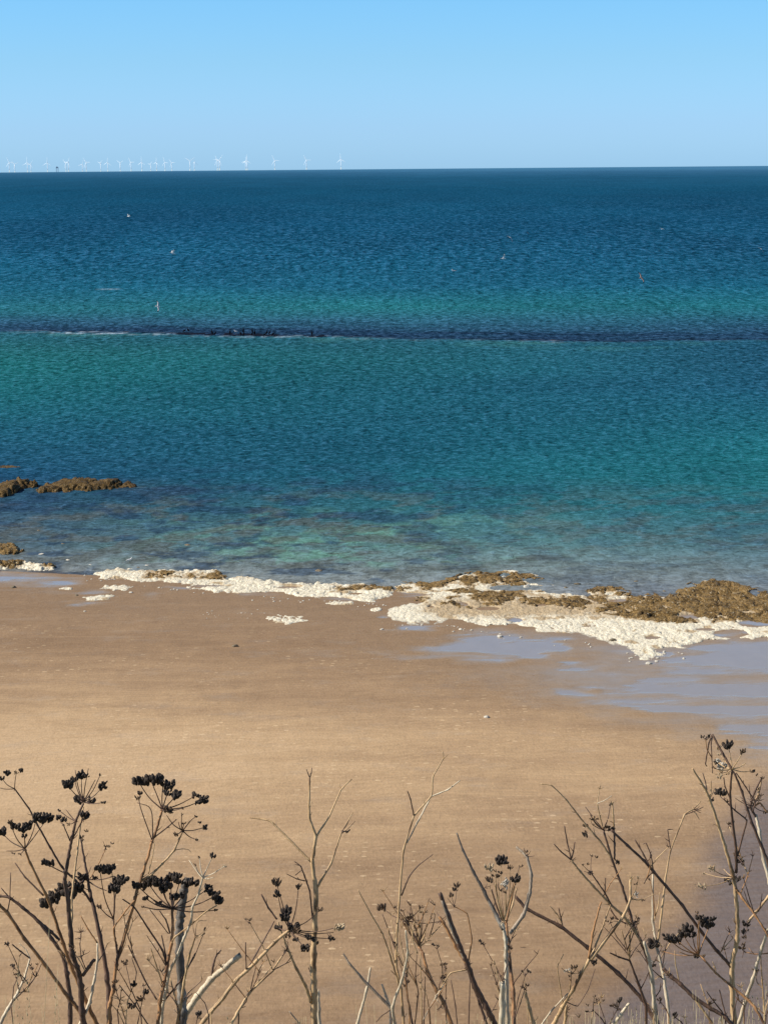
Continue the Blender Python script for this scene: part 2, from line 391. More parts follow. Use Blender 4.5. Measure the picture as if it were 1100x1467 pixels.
def sand_mat():
    s = NT('beach_sand')
    wet = s.attr('wet').outputs['Fac']; dmp = s.attr('damp').outputs['Fac']; mar = s.attr('margin').outputs['Fac']; tone = s.attr('tone').outputs['Fac']
    c1 = s.coords((1, 0.45, 1), (0, 0, R(-4)))
    n = s.noise(c1, 0.9, 5, 0.62)
    nf = s.noise(s.coords((1, 0.5, 1)), 7.0, 4, 0.6)
    st = s.noise(s.coords((0.16, 0.55, 1), (0, 0, R(3))), 1.0, 5, 0.6, 0.5)      # long drift lines left by the tide
    t = s.math('ADD', tone, s.math('MULTIPLY_ADD', n, 0.25, -0.125))
    t = s.math('ADD', t, s.math('MULTIPLY_ADD', st, 0.62, -0.31), clamp=True)
    col = s.ramp(t, [(0.0, (0.23, 0.150, 0.092)), (0.35, (0.325, 0.216, 0.132)), (0.6, (0.42, 0.284, 0.172)), (0.85, (0.54, 0.374, 0.222)), (1.0, (0.60, 0.424, 0.258))])
    col = s.mix(s.math('MULTIPLY', mar, 0.6), col, s.mix(n, (0.26, 0.175, 0.115), (0.31, 0.22, 0.145)))
    col = s.mix(s.math('MULTIPLY', dmp, 0.92), col, s.mix(n, (0.165, 0.132, 0.122), (0.215, 0.175, 0.165)))
    grn_ = s.ramp(s.noise(s.coords((0.6, 2.0, 1), (0, 0, R(3))), 2.6, 5, 0.72), [(0.30, 0.87), (0.5, 1.0), (0.72, 1.11)])
    col = s.mix(1.0, col, grn_, 'MULTIPLY')
    # short pale flecks scattered over the open sand
    v = s.n.new('ShaderNodeTexVoronoi'); s.set(v.inputs['Vector'], s.coords((1.0, 1.15, 1), (0, 0, R(2)))); v.inputs['Scale'].default_value = 1.35
    v.feature = 'F1'; v.distance = 'EUCLIDEAN'
    sp_ = s.n.new('ShaderNodeVectorMath'); sp_.operation = 'SUBTRACT'
    mp = s.coords((1.0, 1.15, 1), (0, 0, R(2)))
    vs = s.n.new('ShaderNodeVectorMath'); vs.operation = 'SCALE'; s.set(vs.inputs[0], mp); vs.inputs['Scale'].default_value = 1.0
    s.set(sp_.inputs[0], vs.outputs[0]); s.set(sp_.inputs[1], v.outputs['Position'])
    sc_ = s.n.new('ShaderNodeVectorMath'); sc_.operation = 'MULTIPLY'; s.set(sc_.inputs[0], sp_.outputs[0]); sc_.inputs[1].default_value = (1.0, 1.15, 0)
    ln = s.n.new('ShaderNodeVectorMath'); ln.operation = 'LENGTH'; s.set(ln.inputs[0], sc_.outputs[0])
    sepc = s.n.new('ShaderNodeSeparateColor'); s.set(sepc.inputs[0], v.outputs['Color'])
    size = s.math('MULTIPLY', sepc.outputs[0], 0.17)
    fl = s.ramp(s.math('SUBTRACT', size, ln.outputs['Value']), [(0.0, 0.0), (0.03, 1.0)])
    fl = s.math('MULTIPLY', fl, s.ramp(s.noise(s.coords((1, 1, 1)), 0.12, 3), [(0.42, 0.0), (0.58, 1.0)]))
    fl = s.math('MULTIPLY', fl, s.math('SUBTRACT', 1.0, s.math('ADD', mar, dmp, clamp=True)))
    fl = s.math('MULTIPLY', fl, s.ramp(sepc.outputs[1], [(0.45, 0.0), (0.55, 1.0)]))
    col = s.mix(s.math('MULTIPLY', fl, 0.42), col, (0.86, 0.66, 0.42))
    # dark specks of weed
    v2 = s.n.new('ShaderNodeTexVoronoi'); s.set(v2.inputs['Vector'], s.coords((0.8, 1.5, 1), (0, 0, R(-5)))); v2.inputs['Scale'].default_value = 0.55
    sep2 = s.n.new('ShaderNodeSeparateColor'); s.set(sep2.inputs[0], v2.outputs['Color'])
    dk = s.ramp(s.math('SUBTRACT', s.math('MULTIPLY', sep2.outputs[0], 0.075), v2.outputs['Distance']), [(0.0, 0.0), (0.02, 1.0)])
    dk = s.math('MULTIPLY', dk, s.ramp(sep2.outputs[2], [(0.45, 0.0), (0.5, 1.0)]))
    col = s.mix(s.math('MULTIPLY', dk, 0.65), col, (0.07, 0.05, 0.035))
    w_ = s.math('ADD', wet, s.math('MULTIPLY_ADD', s.noise(s.coords((0.22, 0.30, 1)), 1.6, 5, 0.6), 0.8, -0.4))
    wf = s.ramp(w_, [(0.04, 0.0), (0.78, 1.0)])
    col = s.mix(s.math('MULTIPLY', wf, 0.85), col, s.mix(n, (0.33, 0.30, 0.265), (0.41, 0.37, 0.33)))
    s.base(col)
    r = s.math('SUBTRACT', 0.85, s.math('MULTIPLY', wf, 0.72))
    r = s.math('SUBTRACT', r, s.math('MULTIPLY', s.math('MULTIPLY', dmp, s.math('SUBTRACT', 1.0, wf)), 0.30))
    s.rough(r)
    s.set(s.p.inputs['Specular IOR Level'], s.math('ADD', s.math('MULTIPLY_ADD', wf, 0.36, 0.06), s.math('MULTIPLY', dmp, 0.04)))
    rip = s.n.new('ShaderNodeTexWave'); s.set(rip.inputs['Vector'], s.coords((0.6, 1.0, 1), (0, 0, R(65)))); rip.inputs['Scale'].default_value = 0.5
    rip.inputs['Distortion'].default_value = 14; rip.inputs['Detail'].default_value = 3; rip.inputs['Detail Scale'].default_value = 0.6
    dry = s.math('SUBTRACT', 1.0, wf)
    hgt = s.math('ADD', s.math('MULTIPLY', rip.outputs['Fac'], 0.018), s.math('ADD', s.math('MULTIPLY', nf, 0.03), s.math('MULTIPLY', n, 0.06)))
    s.norm(s.bump(s.math('MULTIPLY', hgt, s.math('MULTIPLY_ADD', dry, 0.92, 0.05)), 0.9, 1.0))
    return s.m

# ------------------------------------------------------------------ rocks and chalk
def chalk_mat():
    s = NT('chalk_rock')
    sm = s.attr('stain').outputs['Fac']
    n = s.noise(s.coords((1, 0.5, 1)), 2.2, 5, 0.65); n2 = s.noise(s.coords((1, 0.6, 1)), 9, 4, 0.6)
    col = s.mix(s.ramp(n2, [(0.35, 0.0), (0.62, 1.0)]), (0.74, 0.66, 0.48), (0.95, 0.90, 0.75))
    f = s.math('ADD', sm, s.math('MULTIPLY_ADD', n, 0.8, -0.4), clamp=True)
    col = s.mix(s.ramp(f, [(0.30, 0.0), (0.62, 0.8)]), col, s.mix(n2, (0.34, 0.22, 0.10), (0.60, 0.44, 0.24)))
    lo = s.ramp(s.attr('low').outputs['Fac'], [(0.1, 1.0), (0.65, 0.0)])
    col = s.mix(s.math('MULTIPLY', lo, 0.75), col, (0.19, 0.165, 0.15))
    s.base(col); s.rough(0.8)
    s.norm(s.bump(s.math('ADD', s.math('MULTIPLY', n2, 0.07), s.math('MULTIPLY', n, 0.1)), 0.9, 1.0))
    return s.m
def weed_mat(name='brown_seaweed', dark=1.0):
    s = NT(name)
    n = s.noise(s.coords((1, 0.5, 1)), 3.0, 5, 0.7); n2 = s.noise(s.coords((1, 0.6, 1)), 13, 4, 0.65)
    col = s.mix(s.ramp(n, [(0.42, 0.0), (0.58, 1.0)]), tuple(v * dark for v in (0.055, 0.034, 0.012)), tuple(v * dark for v in (0.30, 0.185, 0.065)))
    n0 = s.noise(s.coords((1, 0.5, 1)), 0.9, 4, 0.6)
    col = s.mix(s.ramp(n0, [(0.40, 0.0), (0.60, 0.85)]), col, s.mix(n2, tuple(v * dark for v in (0.20, 0.12, 0.05)), tuple(v * dark for v in (0.56, 0.37, 0.14))))
    col = s.mix(s.math('MULTIPLY', s.attr('thin').outputs['Fac'], 0.75), col, (0.42, 0.28, 0.125))
    col = s.mix(s.ramp(n2, [(0.55, 0.0), (0.72, 0.75)]), col, tuple(v * dark for v in (0.56, 0.42, 0.22)))
    col = s.mix(s.ramp(n2, [(0.36, 0.9), (0.48, 0.0)]), col, (0.022, 0.015, 0.008))
    n4 = s.noise(s.coords((1, 0.55, 1), (0, 0, 0.7)), 6, 4, 0.7)
    col = s.mix(s.ramp(n4, [(0.60, 0.0), (0.66, 0.85)]), col, tuple(v * dark for v in (0.80, 0.70, 0.50)))
    s.base(col); s.rough(0.7); s.p.inputs['Specular IOR Level'].default_value = 0.12
    s.norm(s.bump(s.math('ADD', s.math('MULTIPLY', n2, 0.12), s.math('MULTIPLY', n, 0.15)), 1.0, 1.0))
    return s.m
CHALK = chalk_mat(); WEED = weed_mat(); SEAROCK = weed_mat('sea_rock_weed', 0.55); WEEDDARK = NT('dark_reef_weed'); WEEDDARK.base((0.012, 0.016, 0.030)); WEEDDARK.rough(0.9); WEEDDARK.p.inputs['Specular IOR Level'].default_value = 0.0; WEEDDARK = WEEDDARK.m
STONE = NT('chalk_stone'); _n = STONE.noise(STONE.coords(src='obj'), 14, 4); STONE.base(STONE.mix(_n, (0.55, 0.50, 0.40), (0.88, 0.85, 0.76))); STONE.rough(0.85); STONE.norm(STONE.bump(_n, 0.8, 0.03)); STONE = STONE.m
DSTONE = NT('weedy_stone'); _n = DSTONE.noise(DSTONE.coords(src='obj'), 12, 4); DSTONE.base(DSTONE.mix(DSTONE.ramp(_n, [(0.35, 0.0), (0.65, 1.0)]), (0.05, 0.04, 0.025), (0.42, 0.34, 0.22))); DSTONE.rough(0.8); DSTONE.norm(DSTONE.bump(_n, 0.8, 0.03)); DSTONE = DSTONE.m

def heightfield(name, label, cat, bbox, maskf, height, mat, weedf=None, dx=0.07, dy=0.14, blocky=0.5, rough=1.0, seed=0, stainf=None, poolf=None, group=None, cell=(0.8, 1.3), rise=14.0, weed_h=0.06, weedmat=None, ragged=34):
    """a rock shelf standing on the beach: kept where maskf (in picture measure) is positive"""
    q = ground(np.array([bbox[0], bbox[2], bbox[0], bbox[2]], float), np.array([bbox[1], bbox[1], bbox[3], bbox[3]], float))
    x = np.arange(q[:, 0].min(), q[:, 0].max(), dx); y = np.arange(q[:, 1].min(), q[:, 1].max(), dy)
    X, Y = np.meshgrid(x, y)
    X = X + (rng.random(X.shape) - 0.5) * dx * 0.7; Y = Y + (rng.random(X.shape) - 0.5) * dy * 0.7
    B = beach_z(X, Y)
    px, py = to_px(X, Y, np.maximum(B, 0))
    raw = maskf(px, py)
    mk = raw + ragged * (fbm(X / 1.3, Y / 2.2, seed + 1, 5, 0.6) - 0.5) + 14 * (fbm(X / 0.3, Y / 0.6, seed + 2, 3) - 0.5)
    if seed == 100: mk = mk - 24 * sstep(0.58, 0.70, fbm(X / 1.7, Y / 2.4, seed + 61, 4)) * (raw < 34)
    f1, f2, cid = cells(X / cell[0], Y / cell[1], seed + 3)
    g1, g2, gid = cells(X / 0.20 + 0.5 * fbm(X, Y, seed), Y / 0.50, seed + 11)
    edge = sstep(0.03, 0.20, f2 - f1); gedge = sstep(0.02, 0.25, g2 - g1)
    prof = sstep(0, rise, mk)
    pool = poolf(px, py) if poolf is not None else np.zeros(X.shape)
    wl = weedf if isinstance(weedf, list) else [weedf]
    if weedf is not None:
        wa = np.argmax(np.stack([f(px, py) for f in wl]), 0); weedf = umax(wl)
    wd = weedf(px, py) + 0.04 + 3.2 * (fbm(X / 1.0, Y / 1.8, seed + 21, 5, 0.62) - 0.5) if weedf is not None else np.full(X.shape, -1.0)
    if weedf is not None:                              # bare cracks and bald blocks between the weed cushions
        e1, e2, eid = cells(X / 1.15 + 0.5 * fbm(X, Y, seed + 51), Y / 1.9 + 0.4 * fbm(X, Y, seed + 52), seed + 53)
        crack = 1 - sstep(0.02, 0.16, e2 - e1)
        wd = wd - 0.55 * crack * sstep(0.35, 0.6, fbm(X / 2.5, Y / 4, seed + 54)) - 0.8 * sstep(0.80, 0.86, eid)
    hh_w = sstep(-0.3, 0.6, wd) if weedf is not None else 0
    big = fbm(X / 3.0, Y / 4.0, seed + 5, 4)
    hh = height * prof * (0.30 + 0.75 * big + blocky * (cid - 0.35) * 0.8) + height * 0.35 * blocky * (edge - 1) * prof
    hh = hh + rough * prof * (0.036 * (gid - 0.3) * gedge + 0.022 * (gedge - 1) + 0.035 * (fbm(X / 0.22, Y / 0.3, seed + 6, 3) - 0.5))
    hh = hh + 0.07 * hh_w * prof * np.maximum(fbm(X / 1.4, Y / 2.0, seed + 45, 4) - 0.36, 0) * 2.2
    if weedf is not None: hh = hh - 0.10 * crack * hh_w * prof
    hh = hh * (1 - np.clip(pool, 0, 1)) - 0.06 * np.clip(pool, 0, 1)
    Zb = np.maximum(B, -0.02)
    Z = np.where(mk > 0, Zb - 0.05 + 0.03 * sstep(0, 3, mk) + np.maximum(hh, -0.02) , Zb - 0.25)
    Z = np.where(mk > -3, Z, Zb - 0.25)
    fcs = grid_faces(*X.shape)
    mkf = mk.ravel() > -1.5
    V = np.stack([X, Y, Z], -1).reshape(-1, 3)
    st = stainf(px, py) if stainf is not None else np.zeros(X.shape)
    st = np.maximum(st, 0.75 * sstep(0.55, 0.78, fbm(X / 1.4, Y / 1.6, seed + 63, 4)))
    st = np.maximum(st, 0.8 * sstep(-0.75, 0.15, wd)) if weedf is not None else st
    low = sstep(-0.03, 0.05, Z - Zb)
    t = empty(name); tag(t, label, cat, group)
    ctr = V[mkf].mean(0) if mkf.any() else V.mean(0)
    t.location = (float(ctr[0]), float(ctr[1]), float(beach_z(ctr[0:1], ctr[1:2])[0]))
    def sub(nm, keep, VV, mt, attrs):
        fk = fcs[keep.ravel()[fcs].all(1)]
        used = np.unique(fk); idx = -np.ones(len(VV), int); idx[used] = np.arange(len(used))
        if len(used) == 0: return
        mesh_obj(nm, VV[used] - np.array(t.location), idx[fk], mt, t, attrs={k: a.ravel()[used] for k, a in attrs.items()})
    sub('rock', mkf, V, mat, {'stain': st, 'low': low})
    if weedf is not None:
        wh = weed_h * (0.3 + 1.4 * fbm(X / 0.3, Y / 0.6, seed + 31, 4)) + 0.05 * sstep(.45, .7, fbm(X / 0.8, Y / 1.2, seed + 35, 3))
        W = V.copy(); W[:, 2] += (np.where(wd > 0, 0.010, -0.03) + wh * 0.8 * sstep(0, 0.4, wd)).ravel()
        for k_ in range(len(wl)): sub('seaweed', (wd > -0.06).ravel() & (mk.ravel() > 0.5) & (wa == k_).ravel(), W, weedmat or WEED, {'thin': 1 - sstep(0.0, 0.45, wd)})
    return t

def umax(fs): 
    def f(px, py):
        r = fs[0](px, py)
        for g in fs[1:]: r = np.maximum(r, g(px, py))
        return r
    return f
def P(poly, ky=2.5): return lambda px, py: sdf(poly, px, py, ky)
def E(cx, cy, rx, ry, k=1.0): return lambda px, py: ell(cx, cy, rx, ry, px, py) * k

MAIN = [(560, 869), (552, 880), (555, 891), (597, 896), (644, 892), (684, 898), (748, 910), (790, 909), (827, 912), (871, 923), (904, 937), (925, 947), (954, 941), (995, 928), (1030, 918), (1067, 919), (1200, 922), (1200, 850), (1098, 850), (1078, 836), (1016, 827), (976, 836), (951, 853), (933, 844), (911, 852), (896, 841), (871, 838), (856, 836), (838, 845), (800, 845), (784, 824), (744, 816), (700, 816), (663, 820), (626, 829), (568, 832), (556, 842), (590, 856), (596, 864)]
LEFT = [(136, 823), (156, 817), (204, 814), (262, 817), (316, 817), (327, 828), (350, 825), (386, 829), (410, 834), (470, 835), (530, 837), (562, 843), (560, 855), (533, 863), (485, 858), (437, 856), (398, 848), (359, 850), (305, 849), (248, 842), (284, 839), (248, 835), (200, 833), (150, 831)]

def build_rocks():
    pools = umax([E(742, 842, 48, 5, 3), E(797, 846, 24, 5, 3), E(893, 862, 24, 4, 4), E(1046, 908, 29, 7, 3), E(1085, 893, 30, 6, 4), E(988, 884, 20, 4, 4), E(737, 889, 13, 4, 4), E(905, 880, 9, 3, 4), E(945, 866, 12, 3, 4), E(700, 872, 18, 3, 4), E(775, 866, 10, 3, 4), E(938, 885, 10, 3, 3), E(660, 866, 12, 4, 3), E(590, 852, 26, 3, 3), E(936, 914, 14, 3, 3), E(1010, 902, 16, 2.5, 3)])
    weed = umax([E(712, 828, 84, 11, 1.3), E(690, 856, 96, 11, 1.2), E(815, 864, 54, 9, 1.1), E(857, 845, 28, 10, 1.3), E(890, 848, 28, 9, 1.2), E(620, 838, 40, 5, .7),
                 lambda px, py: np.clip(sdf([(850, 872), (900, 855), (940, 849), (970, 842), (1016, 827), (1050, 833), (1080, 840), (1200, 850), (1200, 888), (1060, 892), (1000, 894), (950, 893), (900, 886), (856, 880)], px, py, 2.5) / 14.0, -1, 0.8)])
    stain = lambda px, py: np.clip(0.95 - np.abs(py - 872) / 26.0, 0, 0.75) * sstep(560, 640, px) + 0.25 * sstep(820, 838, 860 - (py - 812))
    heightfield('chalk_shelf', 'large white chalk rock shelf with brown seaweed along its seaward side', 'rock shelf', (530, 804, 1180, 960), P(MAIN), 0.13, CHALK, weed, seed=100, stainf=stain, poolf=pools, blocky=0.6, rise=22)
    weed2 = ([E(292, 823, 34, 6, 0.75), E(235, 822, 18, 3, 0.5), E(480, 842, 30, 3, 0.5), E(545, 843, 18, 3, 0.6)])
    stain2 = lambda px, py: np.clip(0.5 - np.abs(py - 822 - (px - 250) * 0.05) / 14.0, 0, 0.5)
    pools2 = umax([E(300, 840, 26, 2.2, 3), E(415, 842, 20, 2.5, 3), E(512, 851, 16, 2, 3)])
    heightfield('chalk_shelf', 'long narrow ledge of broken white chalk along the water edge', 'rock shelf', (120, 806, 575, 872), P(LEFT, 3.0), 0.16, CHALK, weed2, seed=200, stainf=stain2, poolf=pools2, blocky=0.7, cell=(0.6, 0.9), rise=10)
    heightfield('chalk_shelf', 'short broken ledge of chalk and weed at the left edge of the shore', 'rock shelf', (-60, 798, 100, 824), P([(-60, 812), (-10, 808), (0, 806), (30, 806), (50, 808), (80, 810), (90, 815), (60, 819), (42, 817), (20, 816), (0, 818), (-60, 819)], 3.0), 0.32, CHALK,
                [E(12, 810, 34, 4, 0.9), E(72, 812, 10, 2, 0.7)], seed=300, stainf=lambda px, py: 0.25 + 0 * px, blocky=0.8, cell=(0.5, 0.8), rise=8)
    heightfield('weedy_rock', 'low yellow brown weed covered rock in the shallows at the left edge', 'rock', (-50, 772, 60, 796), E(8, 787.5, 32, 5.5, 26), 0.42, WEED, None, seed=320, blocky=0.6, rise=9, dx=0.08, dy=0.2)
    for (cx, cy, rx, ry, lab, sd_) in ((166, 842, 26, 5.5, 'white chalk rubble patch just below the narrow ledge', 340), (142, 857.5, 28, 4.5, 'white chalk rubble patch beside a pool, nearest the left edge', 350),
                                      (94, 843.5, 11, 2.2, 'tiny flat sliver of white chalk on the wet sand', 360), (408, 887.5, 32, 7, 'white chalk rubble patch alone on the sand', 370),
                                      (494, 865, 22, 3.6, 'flat white chalk patch just off the end of the narrow ledge', 380), (540, 873.5, 11, 4, 'yellowish chalk lump beside the tip of the large shelf', 390)):
        heightfield('chalk_patch', lab, 'chalk patch', (cx - rx - 12, cy - ry - 8, cx + rx + 12, cy + ry + 6), E(cx, cy, rx, ry, 22), 0.10, CHALK, None, seed=sd_, blocky=0.7, cell=(0.4, 0.6), rise=9, group='chalk patches left on the sand')
    # rocks standing in the sea on the left
    heightfield('weedy_rock', 'long brown weed covered rock standing in the sea', 'rock', (40, 676, 190, 712), P([(46, 704), (58, 699), (66, 695), (90, 691), (112, 689), (150, 690), (172, 692), (186, 696), (165, 701), (130, 704), (110, 703), (85, 706), (56, 707)], 3.0), 0.62, SEAROCK, None, seed=400, ragged=12, blocky=0.5, cell=(1.6, 2.6), rise=9, dx=0.08, dy=0.2, rough=0.9)
    heightfield('weedy_rock', 'small flat rock just off the tip of the long brown rock', 'rock', (165, 684, 210, 702), E(186, 695.5, 13, 3.2, 24), 0.38, SEAROCK, None, seed=420, ragged=8, rise=8, dx=0.08, dy=0.25)
    heightfield('weedy_rock', 'lumpy brown rock in the sea cut by the left edge', 'rock', (-70, 676, 70, 720), P([(-60, 706), (-60, 696), (0, 697), (10, 694), (28, 691), (38, 692), (52, 693), (53, 697), (40, 699), (30, 705), (15, 711), (0, 714), (-60, 716)], 3.0), 0.85, SEAROCK, None, seed=430, ragged=12, blocky=0.55, cell=(1.5, 2.4), rise=9, dx=0.08, dy=0.2, rough=0.9)
    heightfield('weedy_rock', 'barely showing ledge farthest out on the left', 'rock', (-50, 658, 60, 680), E(4, 668.5, 28, 3.0, 20), 0.12, SEAROCK, None, seed=440, ragged=8, rise=9, dx=0.09, dy=0.3)
    # the reef awash on which the cormorants stand
    ln = lambda px: np.interp(px, LINE_X, LINE_Y)
    for (x0, x1, lab, sd_) in ((318, 404, 'dark weedy reef crest awash under the row of cormorants', 460), (252, 312, 'dark low reef crest awash left of the cormorants', 470), (432, 470, 'short dark reef crest awash right of the cormorants', 480)):
        heightfield('reef_crest', lab, 'reef', (x0 - 10, 464, x1 + 10, 494), lambda px, py, a=x0, b=x1: 14 - np.abs(py - ln(px) + 1.5) * 6 - 40 * sstep(-8, 12, px - b) - 40 * sstep(-8, 12, a - px), 0.10, WEEDDARK, None, seed=sd_, rise=14, dx=0.25, dy=0.9, rough=0.5)

# loose stones: unequal faceted lumps
def stone_mesh(name, mat, seed, flat=0.6):
    r = random.Random(seed); bm = bmesh.new()
    bmesh.ops.create_icosphere(bm, subdivisions=2, radius=1.0)
    dirs = [Vector((r.uniform(-1, 1), r.uniform(-1, 1), r.uniform(-0.4, 1))).normalized() for _ in range(9)]
    offs = [r.uniform(0.55, 0.95) for _ in dirs]
    for v in bm.verts:
        for d, o in zip(dirs, offs):
            k = v.co.dot(d)
            if k > o: v.co -= d * (k - o) * 0.9
        v.co += Vector((r.uniform(-1, 1), r.uniform(-1, 1), r.uniform(-1, 1))) * 0.035
        v.co.z *= flat
    me = bpy.data.meshes.new(name); bm.to_mesh(me); bm.free(); me.materials.append(mat)
    return me
def build_stones():
    white = [stone_mesh('chalk_stone', STONE, 10 + i) for i in range(5)]
    dark = [stone_mesh('weedy_stone', DSTONE, 30 + i) for i in range(3)]
    def put(px, py, wpx, me, name, label, cat, group, hr=0.62):
        p = ground(np.array(float(px)), np.array(float(py)), lambda x, y: np.maximum(beach_z(x, y), -0.06))
        o = bpy.data.objects.new(name, me); COL.objects.link(o)
        s = wpx * float(np.linalg.norm(p - [0, 0, H])) / F / 2
        o.scale = (s, s * random.uniform(0.8, 1.3), s * hr * 1.5); o.rotation_euler = (0, 0, random.uniform(0, 6.28))
        o.location = (float(p[0]), float(p[1]), float(p[2]) + s * 0.15)
        return tag(o, label, cat, group)
    named = [(337, 926, 10, dark, 'lone weedy stone on open sand'), (457, 819, 11, dark, 'brown stone in the shallows off the narrow ledge'), (60, 795, 9, white, 'grey white stone in the shallows near the left edge'), (98, 803.5, 8, white, 'pair-like pale stone in the wash right of the short ledge'),
             (91, 780, 7, dark, 'small dark stone in the water above the short ledge'), (56, 761, 7, dark, 'farthest small dark stone off the short ledge'), (211, 811, 7, white, 'rounded white stone at the seaward edge of the narrow ledge'), (199, 814, 7, dark, 'dark stone beside the rounded white one on the narrow ledge'), (130, 810, 6, white, 'small white stone in the wash left of the narrow ledge'),
             (754, 842, 12, white, 'white stone in the rock pool behind the large shelf'), (721, 827, 8, white, 'white stone lying on the upper seaweed of the large shelf'), (911, 834, 8, dark, 'brown stone in the sea behind the large shelf'), (877, 918, 12, dark, 'dark mossy stone at the lower edge of the large shelf'), (697, 1028, 10, white, 'small chalk stone alone out on the open sand'),
             (951, 848, 8, dark, 'dark stone in the water beside the weedy right end of the large shelf'), (948, 858, 10, white, 'pale stone in the gap in the weedy right end of the large shelf'), (269, 782, 9, dark, 'brown stone breaking the surface off the narrow ledge'), (20, 842, 10, dark, 'flat dark stone on the wet sand at the left edge'), (110, 853, 5, dark, 'small dark pebble left of the lower rubble patch'),
             (157, 853, 6, dark, 'small dark stone on the lower rubble patch'), (188, 849, 6, white, 'little white stone right of the upper rubble patch'), (122, 876, 4, white, 'tiny white pebble below the lower rubble patch'), (826, 838, 12, dark, 'weedy stone in the rock pool at the top of the large shelf'), (810, 843, 9, dark, 'smaller weedy stone in the rock pool at the top of the large shelf'),
             (929, 951, 9, white, 'white chalk cobble at the very tip of the rubble tongue'), (660, 902, 7, white, 'white cobble on sand below the large shelf, left of the blue pool'), (716, 912, 9, white, 'white cobble at the upper edge of the blue pool'), (547, 902, 6, white, 'small white cobble left of the large shelf')]
    for k, (px, py, wd, kind, lab) in enumerate(named):
        put(px, py, wd, kind[k % len(kind)], 'stone', lab, 'stone', 'loose stones along the shore')
    g = 'cobbles of the chalk rubble'
    spots = []
    for _ in range(34):     # tongue of cobbles at the lower tip of the shelf
        t = random.random(); spots.append((905 + random.gauss(22, 20) + 20 * t, 936 + random.uniform(-4, 14) * (1 - abs(t - 0.5)), random.uniform(2.5, 5.5)))
    for _ in range(36):     # strewn below the narrow ledge
        x = random.uniform(180, 560); spots.append((x, np.interp(x, [180, 305, 437, 560], [836, 851, 858, 866]) + random.expovariate(0.45), random.uniform(2.0, 4.5)))
    for _ in range(18):     # left of the lone patch
        spots.append((random.uniform(290, 380), random.gauss(880, 4.5), random.uniform(1.2, 2.6)))
    for _ in range(26):
        x = random.uniform(560, 900); spots.append((x, np.interp(x, [560, 644, 748, 827, 900], [895, 896, 913, 916, 938]) + random.expovariate(0.4), random.uniform(2.0, 4.5)))
    for _ in range(14): spots.append((random.uniform(120, 170), random.uniform(824, 834), random.uniform(2, 4)))
    for k, (px, py, wd) in enumerate(spots):
        put(px, py, wd, white[k % 5], 'cobble', 'small white chalk cobble strewn on the sand beside the chalk', 'cobble', g)

# ------------------------------------------------------------------ cliff under the viewpoint
CLY = [-30, -8, 0, 2.5, 4.0, 5.5, 7.0, 9.0, 12.0, 18.0, 26.0, 34.0, 42.0]
CLZ = [29.2, 28.7, 28.35, 28.05, 27.55, 26.9, 25.6, 22.0, 17.0, 10.0, 4.5, 1.9, 1.2]
def cliff_z(x, y): return np.interp(y, CLY, CLZ)
def build_cliff():
    x = np.arange(-60, 60.1, 0.8); y = np.concatenate([np.arange(-30, -2, 1.5), np.arange(-2, 10, 0.25), np.arange(10, 43, 0.6)])
    X, Y = np.meshgrid(x, y)
    Z = cliff_z(X, Y) + 0.18 * (fbm(X / 1.2, Y / 1.2, 5, 4) - 0.6) + sstep(8, 14, Y) * 1.6 * (fbm(X / 5, Y / 4, 6, 4) - 0.6) * (1 - sstep(36, 42, Y)) - 0.5 * sstep(40, 42, Y)
    s = NT('cliff_turf'); n = s.noise(s.coords(), 1.5, 5); n2 = s.noise(s.coords(), 12, 4)
    c = s.mix(n, (0.07, 0.075, 0.025), (0.22, 0.17, 0.08)); c = s.mix(s.ramp(n2, [(.45, 0.0), (.7, .6)]), c, (0.32, 0.26, 0.14)); s.base(c); s.rough(0.9); s.norm(s.bump(n2, 0.8, 0.1))
    o = mesh_obj('cliff', np.stack([X, Y, Z], -1).reshape(-1, 3), grid_faces(*X.shape), s.m)
    tag(o, 'grassy cliff top and slope below the viewpoint', kind='structure')

# ------------------------------------------------------------------ wind turbines
WHITE = NT('turbine_white_haze_glow'); WHITE.base((0.93, 0.95, 0.96)); WHITE.rough(0.5); WHITE.p.inputs['Emission Color'].default_value = (0.75, 0.9, 1.0, 1); WHITE.p.inputs['Emission Strength'].default_value = 0.24; WHITE = WHITE.m  # faint glow of the paint stands in for distance haze
YEL = NT('foundation_yellow_haze_glow'); YEL.base((0.88, 0.80, 0.60)); YEL.rough(0.6); YEL.p.inputs['Emission Color'].default_value = (0.8, 0.9, 0.95, 1); YEL.p.inputs['Emission Strength'].default_value = 0.35; YEL = YEL.m  # cream paint, also glowing faintly to imitate haze over the distance
GREY = NT('platform_steel_hazed'); GREY.base((0.36, 0.42, 0.50)); GREY.rough(0.6); GREY = GREY.m  # steel colour lightened to imitate haze in front of it
def lathe(profile, n=12, axis='Z'):
    V = []; Fc = []
    for k, (r, z) in enumerate(profile):
        for i in range(n):
            a = 2 * math.pi * i / n; V.append((r * math.cos(a), r * math.sin(a), z))
    for k in range(len(profile) - 1):
        for i in range(n):
            j = (i + 1) % n; Fc.append((k * n + i, k * n + j, (k + 1) * n + j, (k + 1) * n + i))
    Fc.append(tuple(range(n - 1, -1, -1))); Fc.append(tuple(range((len(profile) - 1) * n, len(profile) * n)))
    return V, Fc
